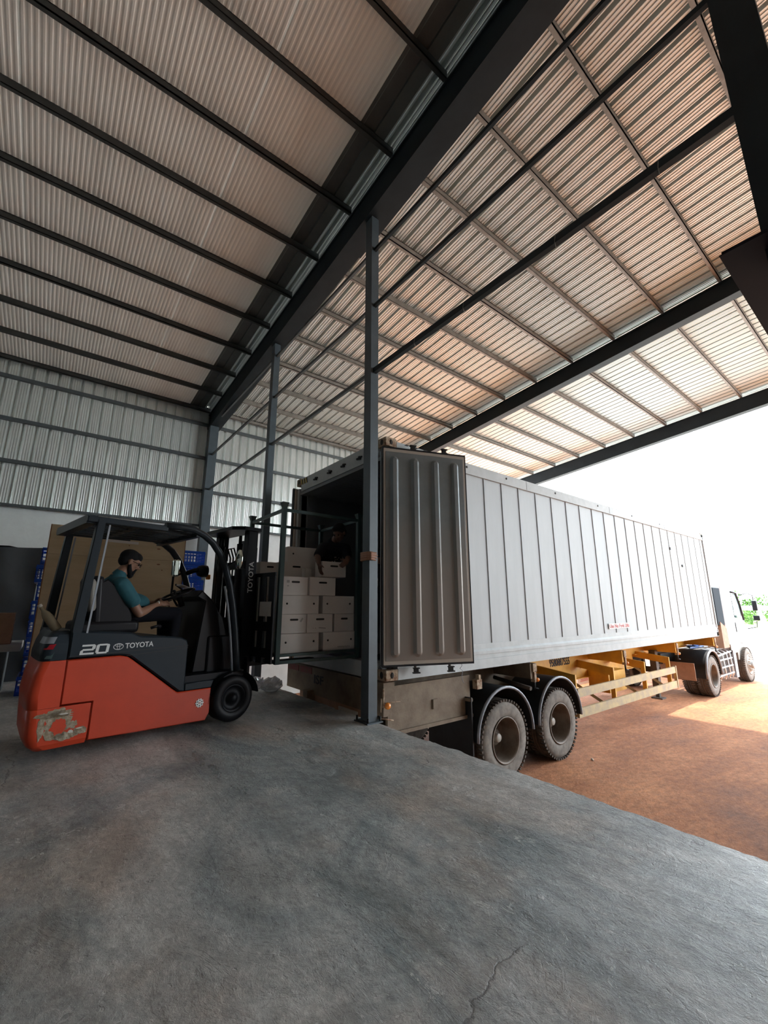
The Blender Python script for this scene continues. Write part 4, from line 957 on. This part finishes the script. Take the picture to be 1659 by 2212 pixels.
# ================================================================== 11. people
def blob(name, parts, m, parent, vox=.011, smooth=3):
    """one continuous surface grown over tapered limbs and rounded masses"""
    bm = bmesh.new()
    for p in parts:
        t = bmesh.new()
        if p[0] == 'c':
            a, b = Vector(p[1]), Vector(p[2])
            bmesh.ops.create_icosphere(t, subdivisions=2, radius=p[3], matrix=Matrix.Translation(a)); bmesh.ops.create_icosphere(t, subdivisions=2, radius=p[4], matrix=Matrix.Translation(b))
            r = bmesh.ops.convex_hull(t, input=t.verts[:]); 
            bmesh.ops.delete(t, geom=list({v for v in r['geom_interior'] if isinstance(v, bmesh.types.BMVert)}), context='VERTS')
        else:
            rot = p[3].to_4x4() if len(p) > 3 else Matrix.Identity(4)
            bmesh.ops.create_icosphere(t, subdivisions=3, radius=1, matrix=Matrix.Translation(p[1]) @ rot @ Matrix.Diagonal((*p[2], 1)))
        tm = bpy.data.meshes.new('t'); t.to_mesh(tm); t.free(); bm.from_mesh(tm); bpy.data.meshes.remove(tm)
    me = bpy.data.meshes.new(name); bm.to_mesh(me); bm.free()
    tmp = bpy.data.objects.new(name, me); COL.objects.link(tmp)
    md = tmp.modifiers.new('r', 'REMESH'); md.mode = 'VOXEL'; md.voxel_size = vox; md.use_smooth_shade = True
    sm = tmp.modifiers.new('s', 'SMOOTH'); sm.iterations = smooth; sm.factor = .5
    dg = bpy.context.evaluated_depsgraph_get(); me2 = bpy.data.meshes.new_from_object(tmp.evaluated_get(dg)); bpy.data.objects.remove(tmp); bpy.data.meshes.remove(me)
    me2.materials.clear(); me2.materials.append(M[m]); me2.name = name
    for pl in me2.polygons: pl.use_smooth = True
    o = bpy.data.objects.new(name, me2); COL.objects.link(o); o.parent = parent; return o
def hand_parts(wrist, d, palm_n, side, curl=.5, k=1.0):
    """wrist point, direction of the fingers, palm normal, thumb side"""
    w = Vector(wrist); d = Vector(d).normalized(); nn = Vector(palm_n); nn = (nn-d*nn.dot(d)).normalized(); sd_ = nn.cross(d)*side
    rot = Matrix((d, sd_, nn)).transposed()
    out = [('e', w+d*.045*k, (.05*k, .041*k, .017*k), rot)]
    for q, (off, L) in enumerate(((.030, .068), (.010, .078), (-.010, .072), (-.029, .058))):
        a = w+d*.082*k+sd_*off*k
        b = a+(d*math.cos(curl*.6)+nn*math.sin(curl*.6))*L*.45*k; c_ = b+(d*math.cos(curl*1.8)+nn*math.sin(curl*1.8))*L*.35*k; e = c_+(d*math.cos(curl*2.7)+nn*math.sin(curl*2.7))*L*.25*k
        out += [('c', a, b, .0095*k, .0088*k), ('c', b, c_, .0088*k, .0082*k), ('c', c_, e, .0082*k, .007*k)]
    a = w+d*.025*k+sd_*.030*k; b = a+(d*.6+sd_*.75+nn*.25).normalized()*.040*k; c_ = b+(d*.85+sd_*.25+nn*.45).normalized()*.034*k
    out += [('c', a, b, .0125*k, .0105*k), ('c', b, c_, .0105*k, .008*k)]
    return out
def head_parts(c, f, k=1.0):
    """c centre of the skull, f facing direction (may pitch down)"""
    c = Vector(c); f = Vector(f).normalized(); l = Vector((0, 0, 1)).cross(f).normalized(); u = f.cross(l)
    rot = Matrix((f, l, u)).transposed()
    P_ = lambda x, y, z: c+(f*x+l*y+u*z)*k
    E_ = lambda x, y, z, r: ('e', P_(x, y, z), tuple(q*k for q in r), rot)
    parts = [E_(-.008, 0, .028, (.098, .077, .088)), E_(.022, 0, -.035, (.068, .060, .078)), E_(.050, 0, -.088, (.036, .036, .026)),
             ('c', P_(.082, 0, .010), P_(.106, 0, -.028), .010*k, .014*k), E_(.098, .012, -.032, (.011, .009, .008)), E_(.098, -.012, -.032, (.011, .009, .008)),
             E_(.080, 0, -.058, (.014, .026, .008)), E_(.078, 0, -.070, (.013, .022, .008)), E_(.080, 0, .026, (.014, .055, .010)),
             E_(-.005, .078, -.012, (.018, .010, .032)), E_(-.005, -.078, -.012, (.018, .010, .032)), E_(.062, .038, -.022, (.024, .022, .022)), E_(.062, -.038, -.022, (.024, .022, .022))]
    return parts, P_, rot

# ---- driver (forklift coordinates)
def FKP(p): return m4 @ Vector(p)
dr = empty('person', (0, 0, 0), label='bearded driver in a teal t-shirt seated on the forklift, looking down at his hands', cat='person')
dr.location = FKP((.60, .55, 1.04)); dr.rotation_euler = (0, 0, R(11))
D = lambda x, y, z: Vector((x-.60, y-.55, z-1.04))
hp, HP, hrot = head_parts(D(.765, .55, 1.615), (1, -.12, -.42))
parts = hp+[('c', D(.66, .55, 1.45), D(.745, .55, 1.56), .062, .055)]
arms = []
for sgn, sy in ((-1, .36), (1, .74)):
    el = D(.835, .33, 1.10) if sgn < 0 else D(.86, .77, 1.12); wr = D(1.065, .45, 1.195) if sgn < 0 else D(1.07, .63, 1.205); sh_ = D(.665, sy, 1.375)
    parts += [('c', sh_, el, .052, .043), ('c', el, el+(wr-el)*.4, .043, .040), ('c', el+(wr-el)*.4, wr, .040, .027)]
    parts += hand_parts(wr, (1, .28 if sgn < 0 else -.28, .12), (0, .75 if sgn < 0 else -.75, -.6), -1 if sgn < 0 else 1, .55)
parts += [('e', D(.66, .55, 1.25), (.08, .12, .15)), ('c', D(.66, .40, 1.37), D(.66, .70, 1.37), .055, .055)]
blob('body', parts, 'skin', dr, .0075, 2)
blob('shirt', [('e', D(.64, .55, 1.30), (.125, .175, .17)), ('e', D(.70, .55, 1.16), (.185, .175, .14)), ('e', D(.83, .55, 1.20), (.17, .15, .105)), ('e', D(.62, .55, 1.07), (.15, .18, .08)),
      ('c', D(.655, .37, 1.375), D(.655, .73, 1.375), .078, .078), ('c', D(.66, .36, 1.37), D(.765, .335, 1.22), .080, .072), ('c', D(.66, .74, 1.37), D(.775, .765, 1.23), .080, .072), ('c', D(.655, .55, 1.40), D(.690, .55, 1.485), .085, .066)], 'teal', dr, .011, 4)
blob('trousers', [('e', D(.62, .55, 1.07), (.155, .19, .095)), ('c', D(.66, .45, 1.09), D(1.22, .40, 1.095), .092, .068), ('c', D(.66, .65, 1.09), D(1.22, .70, 1.095), .092, .068),
      ('c', D(1.22, .40, 1.09), D(1.21, .42, .66), .068, .050), ('c', D(1.22, .70, 1.09), D(1.23, .68, .66), .068, .050)], 'black', dr, .012, 3)
for y in (.42, .68): blob('shoe', [('c', D(1.20, y, .60), D(1.20, y, .56), .046, .045), ('e', D(1.26, y, .545), (.13, .047, .036))], 'shoe', dr, .01, 2)
blob('hair', [('e', HP(-.016, 0, .040), (.0995, .0815, .086), hrot), ('e', HP(-.046, 0, -.002), (.062, .0755, .066), hrot), ('e', HP(.030, 0, .066), (.064, .066, .050), hrot)], 'hair', dr, .006, 1)
blob('beard', [('c', HP(.0, q*.069, -.025), HP(.030, q*.056, -.082), .014, .022) for q in (-1, 1)]+[('c', HP(.030, q*.056, -.082), HP(.066, q*.012, -.115), .022, .028) for q in (-1, 1)]+[('e', HP(.072, 0, -.112), (.026, .034, .040), hrot), ('e', HP(.090, 0, -.048), (.012, .030, .007), hrot), ('c', HP(.085, -.030, -.052), HP(.078, -.036, -.095), .010, .014), ('c', HP(.085, .030, -.052), HP(.078, .036, -.095), .010, .014)], 'hair', dr, .006, 1)
s = MB()
for y in (-.033, .033): s.tube([HP(.105, y+.024*math.cos(a*math.pi/6), .002+.020*math.sin(a*math.pi/6)) for a in range(13)], .0022, 5, caps=False)
s.tube([HP(.105, -.010, .004), HP(.105, .010, .004)], .002, 5); s.tube([HP(.103, -.056, .006), HP(-.005, -.082, .008)], .0025, 5); s.tube([HP(.103, .056, .006), HP(-.005, .082, .008)], .0025, 5); s.build('glasses', 'seat', dr)
for y in (-.032, .032):
    e = MB(); e.lathe([(0, .006), (.009, .003), (.011, -.004)], (0, 0, 0), 'X', 12); e = e.build('eye', 'eye', dr); e.location = HP(.086, y, 0); e.rotation_euler = hrot.to_euler()
s = MB(); w_ = D(1.045, .445, 1.19); s.tube([w_+Vector((.004*math.sin(a*.52), .030*math.cos(a*math.pi/6), .030*math.sin(a*math.pi/6))) for a in range(13)], .006, 6, caps=False); s.build('bracelet', 'sticker', dr)
s = MB(); s.box(D(1.145, .54, 1.212), (.14, .072, .009), Matrix.Rotation(R(-18), 3, 'Y'), .003)
ph = s.build('phone', 'seat', None); ph.location = dr.location; ph.rotation_euler = dr.rotation_euler
tag(ph, 'dark phone held in both hands of the forklift driver', 'phone')

# ---- worker in the cage
wk = empty('person', (3.0, 5.12, .985), label='worker in a dark printed t-shirt bending forward to lift a carton in the doorway', cat='person')
Wp = lambda x, y, z: Vector((x-3.0, y-5.12, z-.985))
hd = Wp(3.035, 4.875, 2.485)
hp, HP, hrot = head_parts(hd, (-.85, -.42, -.60))
nk = Wp(3.02, 5.02, 2.36)
shl, shr = Wp(2.86, 4.99, 2.27), Wp(3.10, 4.82, 2.26)
parts = hp+[('c', Wp(3.0, 5.03, 2.32), hd+Vector((.0, .02, -.04)), .06, .055)]
ell_, wrl = Wp(2.70, 4.86, 2.13), Wp(2.645, 4.71, 2.02); elr, wrr = Wp(3.09, 4.73, 2.13), Wp(3.02, 4.625, 2.085)
for a, b, c_ in ((shl, ell_, wrl), (shr, elr, wrr)): parts += [('c', a, b, .052, .042), ('c', b, b+(c_-b)*.4, .042, .038), ('c', b+(c_-b)*.4, c_, .038, .026)]
parts += hand_parts(wrl, (.05, -.30, -1), (.95, -.1, 0), -1, .25, .95)+hand_parts(wrr, (-.75, -.1, -.6), (0, .9, -.25), 1, .55, .95)
parts += [('e', Wp(3.0, 5.08, 2.12), (.14, .11, .20)), ('c', shl, shr, .055, .055)]
blob('body', parts, 'skin2', wk, .009, 2)
blob('shirt', [('e', Wp(2.985, 5.0, 2.17), (.17, .125, .17)), ('e', Wp(3.0, 5.10, 1.98), (.155, .12, .17)), ('c', shl, shr, .083, .083), ('c', shl, shl+(ell_-shl)*.82, .083, .066), ('c', shr, shr+(elr-shr)*.75, .083, .066), ('c', Wp(3.0, 5.02, 2.26), Wp(3.01, 5.0, 2.37), .09, .074)], 'black', wk, .012, 4)
blob('trousers', [('e', Wp(3.0, 5.16, 1.83), (.155, .125, .11)), ('c', Wp(2.925, 5.16, 1.80), Wp(2.91, 5.12, 1.44), .088, .066), ('c', Wp(3.0, 5.18, 1.80), Wp(3.0, 5.24, 1.44), .088, .066), ('c', Wp(2.91, 5.12, 1.44), Wp(2.91, 5.14, 1.07), .066, .048), ('c', Wp(3.0, 5.24, 1.44), Wp(3.0, 5.28, 1.07), .066, .048)], 'black', wk, .013, 3)
for x, y in ((2.91, 5.12), (3.0, 5.27)): blob('shoe', [('c', Wp(x, y, 1.07), Wp(x, y, 1.03), .045, .044), ('e', Wp(x-.01, y-.06, 1.02), (.047, .13, .036))], 'shoe', wk, .011, 2)
blob('hair', [('e', HP(-.018, 0, .044), (.102, .088, .088), hrot), ('e', HP(-.05, 0, -.01), (.065, .082, .075), hrot), ('e', HP(.05, 0, .080), (.045, .065, .034), hrot)], 'hair', wk, .01, 1)
for y in (-.032, .032):
    e = MB(); e.lathe([(0, .006), (.009, .003), (.011, -.004)], (0, 0, 0), 'X', 10); e = e.build('eye', 'eye', wk); e.location = HP(.086, y, 0); e.rotation_euler = hrot.to_euler()
s = MB(); rr_ = random.Random(4)
for k in range(26):
    a = Wp(2.995+rr_.uniform(-.07, .09), 4.872, 2.06+rr_.uniform(-.09, .10)); s.box(a+Vector((0, abs(a.x)*.12, 0)), (rr_.uniform(.004, .014), .003, rr_.uniform(.004, .016)), Matrix.Rotation(rr_.uniform(0, 3), 3, 'Y'))
s.build('shirt_print', 'stickergrey', wk)

# ---- third person behind the post
tp = empty('person', (3.42, 4.30, .85), label='person in dark clothes standing behind the near post with one hand on it', cat='person')
Tp = lambda x, y, z: Vector((x-3.42, y-4.30, z-.85))
hd = Tp(3.42, 4.28, 2.42); hp, HP, hrot = head_parts(hd, (-1, -.1, -.1))
sL, sR = Tp(3.42, 4.12, 2.22), Tp(3.42, 4.47, 2.20); eL, wL = Tp(3.16, 4.09, 2.04), Tp(2.885, 4.012, 2.043)
eR, wR = Tp(3.44, 4.52, 1.92), Tp(3.38, 4.50, 1.70)
parts = hp+[('c', Tp(3.43, 4.29, 2.25), hd+Vector((.01, 0, -.04)), .058, .055), ('c', sL, sR, .055, .055), ('e', Tp(3.42, 4.29, 2.05), (.10, .15, .2))]
for a, b, c_ in ((sL, eL, wL), (sR, eR, wR)): parts += [('c', a, b, .052, .042), ('c', b, b+(c_-b)*.4, .042, .038), ('c', b+(c_-b)*.4, c_, .038, .028)]
# hand laid around the post: palm on its inner face, fingers across its camera side
hw = wL
parts += [('e', Tp(2.855, 3.96, 2.045), (.034, .045, .040)), ('c', wL, Tp(2.845, 3.965, 2.045), .028, .030)]
for q, (dz, L) in enumerate(((.038, .86), (.0128, 1.0), (-.0128, .93), (-.038, .74))):
    k0 = Tp(2.85, 3.955, 2.045+dz*.6); a = Tp(2.775, 3.945, 2.045+dz*.9); b = Tp(2.732, 3.905, 2.045+dz); c_ = Tp(2.730, 3.790, 2.046+dz); e_ = Tp(2.752, 3.752, 2.046+dz); t_ = Tp(2.752+.086*L, 3.750, 2.040+dz*1.02)
    parts += [('c', k0, a, .016, .016), ('c', a, b, .016, .0155), ('c', b, c_, .0155, .0125), ('c', c_, e_, .0120, .0112), ('c', e_, t_, .0112, .0092)]
parts += [('c', Tp(2.86, 3.95, 2.07), Tp(2.862, 3.90, 2.093), .014, .0115), ('c', Tp(2.862, 3.90, 2.093), Tp(2.860, 3.86, 2.105), .0115, .009)]
blob('body', parts, 'skin3', tp, .0052, 1)
blob('shirt', [('e', Tp(3.42, 4.29, 2.10), (.12, .165, .17)), ('e', Tp(3.42, 4.29, 1.90), (.125, .155, .17)), ('c', sL, sR, .080, .080), ('c', sL, sL+(eL-sL)*.8, .08, .065), ('c', sR, eR, .08, .06), ('c', Tp(3.425, 4.29, 2.2), Tp(3.43, 4.29, 2.27), .085, .066)], 'black', tp, .013, 4)
blob('trousers', [('e', Tp(3.42, 4.29, 1.70), (.13, .16, .10)), ('c', Tp(3.42, 4.21, 1.68), Tp(3.40, 4.20, 1.30), .085, .064), ('c', Tp(3.42, 4.37, 1.68), Tp(3.42, 4.38, 1.30), .085, .064), ('c', Tp(3.40, 4.20, 1.30), Tp(3.42, 4.20, .95), .064, .047), ('c', Tp(3.42, 4.38, 1.30), Tp(3.44, 4.38, .95), .064, .047)], 'black', tp, .014, 3)
for y in (4.20, 4.38): blob('shoe', [('c', Tp(3.43, y, .95), Tp(3.43, y, .91), .044, .043), ('e', Tp(3.38, y, .888), (.125, .046, .034))], 'shoe', tp, .012, 2)
blob('hair', [('e', HP(-.018, 0, .044), (.100, .084, .084), hrot), ('e', HP(-.05, 0, -.01), (.062, .08, .07), hrot)], 'hair', tp, .011, 1)

# ================================================================== 12. things by the back wall
pl = empty('plywood_panel', (0, 0, 0), label='tall plywood sheet leaning upright behind the forklift', cat='plywood')
pl.location = (-.10, 7.60, ZS); pl.rotation_euler = (R(-1.2), 0, 0)
o = MB().bx(0, 1.82, .004, .022, 0, 1.90).build('board', 'ply', pl)
o = MB().bx(0, 1.82, .0, .020, 1.903, 2.33).build('board', 'ply', pl)
MB().bx(.0, .012, -.001, .0245, 0, 2.33).build('edge_strip', 'plyedge', pl); MB().bx(1.81, 1.82, -.001, .0245, 0, 2.33).build('edge_strip', 'plyedge', pl)
MB().bx(.05, 1.78, .022, .06, .3, .38).build('batten', 'plyedge', pl); MB().bx(.05, 1.78, .022, .06, 1.80, 1.95).build('batten', 'plyedge', pl)
for x, z in ((1.42, 2.08), (1.44, 1.83), (1.50, 1.74), (1.55, 2.12), (1.66, 2.02), (1.68, 1.95), (.9, 1.35), (1.0, 2.1)):
    s = MB(); s.lathe([(0, -.001), (.012, -.001)], (0, 0, 0), 'Y', 10); q = s.build('knot', 'plyedge', pl); q.location = (x, .0035 if z < 1.9 else -.0005, z); q.scale = (2.2 if z in (2.08, 1.83) else .7, 1, .8)
def crate_proto(name):
    o = empty(name); w, d, h, t = .40, .58, .245, .012
    s = MB(); s.bx(0, w, 0, d, .0, .015); s.build('base', 'blue', o)
    for (x0, x1, y0, y1) in ((0, w, 0, t), (0, w, d-t, d), (0, t, 0, d), (w-t, w, 0, d)):
        s = MB(); s.bx(x0, x1, y0, y1, .0, .05); s.bx(x0, x1, y0, y1, h-.03, h)
        lx, ly = x1-x0, y1-y0; L = max(lx, ly); n = int(L/.045)
        for k in range(n+1):
            q = L*k/n*.97
            if lx > ly: s.bx(x0+q, x0+q+.012, y0, y1, .05, h-.03)
            else: s.bx(x0, x1, y0+q, y0+q+.012, .05, h-.03)
        for z in (.10, .155): s.bx(x0, x1, y0, y1, z, z+.012)
        tag(s.build('side_lattice', 'blue', o), kind='stuff')
    for q in ((-.008, w+.008, -.008, d+.008),): s = MB(); s.bx(q[0], q[1], q[2], 0, h-.045, h-.03); s.bx(q[0], 0, q[2], q[3], h-.045, h-.03); s.bx(w, q[1], q[2], q[3], h-.045, h-.03); s.build('rim', 'blue', o)
    return o
cz = crate_proto('plastic_crate'); nth = ['bottom', 'second', 'third', 'fourth', 'fifth', 'sixth', 'seventh', 'eighth', 'top']
def stack(x, y, n, where, first=False, jit=1, z0=0):
    for k in range(n):
        o = cz if (first and k == 0) else copy_tree(cz)
        o.location = (x+jit*.012*((k*7) % 3-1)+jit*(.02 if k % 2 else 0), y, ZS+z0+k*.25)
        pos = 'top crate' if k == n-1 else ('bottom crate' if k == 0 else 'crate %s from the floor' % nth[k])
        tag(o, 'blue crate, %s, %s' % (pos, where), 'crate', 'blue plastic crates behind the plywood')
stack(-.17, 7.75, 8, 'stack behind the rear of the forklift', True)
stack(1.70, 7.9, 8, 'stack between plywood and forklift mirror', z0=.125)
pal = empty('pallet', (1.66, 7.88, ZS), label='low wooden pallet under the blue crates beside the plywood', cat='pallet')
for k in range(5): MB().bx(0, .50, .02+k*.13, .11+k*.13, .10, .12).build('deck_board', 'ply', pal)
for k in range(3): MB().bx(.02+k*.19, .10+k*.19, 0, .65, .0, .10).build('stringer', 'ply', pal)
o = MB().bx(-3.2, 0, 0, .9, .56, .66, bev=.01).build('bench_top', 'bench')
bn = empty('bench', (-.20, 7.9, ZS), label='dark low bench with a pale edge beside the blue crates', cat='bench'); o.parent = bn
MB().bx(-3.1, -.15, .05, .85, 0, .56).build('bench_body', 'dark_cover', bn)
# sack on the bench
sk = empty('sack', (-.95, 8.2, ZS+.66), label='brown bulging sack on the dark bench', cat='sack')
blob('sack_body', [('e', Vector((.25, .2, .22)), (.34, .24, .22)), ('e', Vector((.1, .25, .50)), (.26, .2, .22)), ('e', Vector((.05, .25, .78)), (.2, .17, .17))], 'sack', sk, .02, 2)
b_ = MB().bx(.0, .42, -.22, -.02, 0, .42, bev=.008).build('wooden_box', 'brown'); b_.location = (-.74, 8.17, ZS+.66); b_.data.name = 'box'; b_.name = 'box'
tag(b_, 'small brown cardboard box in front of the sack on the bench', 'box')
# dark tarpaulin and block added where shadow darkens the back wall
tpz = empty('wall_shadow_pile', (-2.9, 9.3, ZS), label='dark grey tarpaulin standing in for the shadow low on the back wall', cat='cover')
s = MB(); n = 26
def dark_cover(i, j):
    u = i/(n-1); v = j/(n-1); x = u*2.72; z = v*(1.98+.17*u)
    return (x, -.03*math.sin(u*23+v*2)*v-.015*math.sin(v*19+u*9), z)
s.grid(dark_cover, n, n, True); s.grid(lambda i, j: (dark_cover(i, n-1)[0], dark_cover(i, n-1)[1]*(1-j/4)+1.1*j/4, dark_cover(i, n-1)[2]+.03*math.sin(j+i)), n, 5, True)
s.grid(lambda i, j: (2.72, .0+1.1*j/4, dark_cover(n-1, i)[2]), n, 5, True); s.build('sheet', 'dark_cover', tpz)
MB().bx(.04, 2.55, .08, 1.05, 0, 1.9).build('shadow_block', 'darkmetal', tpz)
# bin bags by the container corner
for k, (x, y, r_) in enumerate(((2.56, 6.30, .11), (2.66, 5.98, .12), (2.50, 6.62, .08))):
    s = MB(); bmesh.ops.create_icosphere(s.bm, subdivisions=3, radius=1)
    for v in s.bm.verts:
        q = 1+.35*noise.noise(v.co*2.2+Vector((k*5, 0, 0)))+.22*noise.noise(v.co*6+Vector((k, 3, 0))); v.co = Vector((v.co.x*r_*1.25*q, v.co.y*r_*q, max(-.004, (v.co.z*.75+.6)*r_*q)))
    o = s.build('film_bundle', 'plastic'); o.location = (x, y, ZS+.004)
    tag(o, ['crumpled bundle of clear film on the slab beyond the cage', 'larger crumpled film bundle lying under the container sill', 'smallest crumpled film bundle, on the wall side of the others'][k], 'film', 'crumpled film on the slab')
# orange carton glimpsed through the forklift
o = MB().bx(0, .36, 0, .3, 0, .62, bev=.006).build('box', 'rust'); o.location = (1.70, 7.0, ZS); o.data.materials[0] = M['brown']; tag(o, 'tan box standing on the slab, glimpsed through the forklift leg room', 'box')
# printed sacks beyond the trailer
for k, (x, y, w, h, lab) in enumerate(((11.6, 6.9, .95, .42, 'white carton with red print, taller one beyond the trailer guard'), (12.7, 6.9, .8, .30, 'lower white carton with red print beyond the trailer guard'))):
    o = empty('carton', (x, y, ZG), label=lab, cat='box', group='printed cartons beyond the trailer'); MB().bx(0, w, 0, .5, 0, h, bev=.006).build('box_body', 'carton', o)
    s = MB()
    for q in range(4): s.bx(.12+q*.02, w*.75, -.002, 0, h*.3+q*h*.14, h*.3+q*h*.14+h*.05)
    s.build('red_print', 'letterred', o)
# small stones on the yard
for k, (px, py) in enumerate(((6.82, 3.60), (6.9, 1.45))):
    s = MB(); bmesh.ops.create_icosphere(s.bm, subdivisions=2, radius=.022+.006*(k % 3))
    for v in s.bm.verts: v.co *= 1+.4*noise.noise(v.co*40+Vector((k, 0, 0)))
    o = s.build('stone', 'stone'); o.location = (px, py, ZG+.016)
    tag(o, ['pale stone on the red dirt just beyond the second trailer wheel', 'small pale stone out on the open shaded dirt', 'small pale stone beside the sunlit patch', 'small pale stone close to the slab edge', 'small pale stone out on the open shaded dirt'][k], 'stone', 'pebbles on the yard')

# ================================================================== 13. far background
gs = MB(); gs.grid(lambda i, j: (62+i*12, -20+j*14, ZG+.02), 9, 14); tag(gs.build('grass_field', 'grass'), 'bright green grass field far behind the lorry', 'grass', kind='stuff')
br = empty('roadside_barrier', (72, 0, ZG), label='pale low roadside barrier in front of the trees', cat='barrier')
for k in range(16): MB().bx(0, .25, k*5-18, k*5-13.1, 1.75, 2.35).build('rail_panel', 'barrier', br); MB().bx(.25, .45, k*5-18, k*5-17.7, 0, 2.3).build('rail_post', 'barrier', br)
def tree(x, y, h, r_, seed, label, cat='tree'):
    o = empty('tree' if cat == 'tree' else 'bush', (x, y, ZG), label=label, cat=cat, group='trees beyond the road' if cat == 'tree' else 'bushes before the road')
    rn = random.Random(seed)
    if cat == 'tree': s = MB(); s.tube([(0, 0, 0), (.05, 0, h*.35), (0, .1, h*.6)], [.14, .11, .06], 7); s.build('trunk', 'bark', o)
    s = MB()
    for k in range(420):
        v = Vector((rn.gauss(0, 1), rn.gauss(0, 1), rn.gauss(0, 1))).normalized()*(rn.random()**.4); c = Vector((v.x*r_, v.y*r_, h*.62+v.z*h*.40)); q = rn.uniform(.10, .22)*(1 if cat == 'tree' else .8)
        a = Vector((rn.gauss(0, 1), rn.gauss(0, 1), rn.gauss(0, 1))).normalized(); b = a.orthogonal().normalized(); c2 = a.cross(b)
        s._f([s.bm.verts.new(c+b*q), s.bm.verts.new(c+c2*q*.6), s.bm.verts.new(c-b*q), s.bm.verts.new(c-c2*q*.6)])
    tag(s.build('foliage', 'leaf', o), kind='stuff')
rn = random.Random(3)
lab_t = ['round green tree just beyond the lorry mirrors', 'green tree standing clear of the lorry beyond the barrier', 'low green tree between the two taller ones', 'tree hidden behind the cab', 'green tree away from the lorry along the road', 'spreading tree further along the road', 'small tree beyond the road', 'far tree on the field']
for k, (y, h, r_) in enumerate(((17.9, 4.6, 1.7), (14.3, 3.9, 1.7), (16.1, 3.4, .9), (21.5, 4.2, 1.8), (10.6, 4.4, 1.8), (6.9, 4.6, 1.8), (25.3, 3.8, 1.8), (3.0, 4.2, 1.8))):
    tree(78+rn.uniform(-2, 2), y, h, r_, k+10, lab_t[k])
lab_b = ['bright green bush below the barrier beside the bumper', 'bright bush standing clear of the lorry below the barrier', 'bush hidden by the cab', 'bush away from the lorry beside the road']
for k, y in enumerate((12.5, 9.9, 15.1, 7.2)): tree(58+.3*k, y, 1.9, 1.15, 40+k, lab_b[k], 'bush')
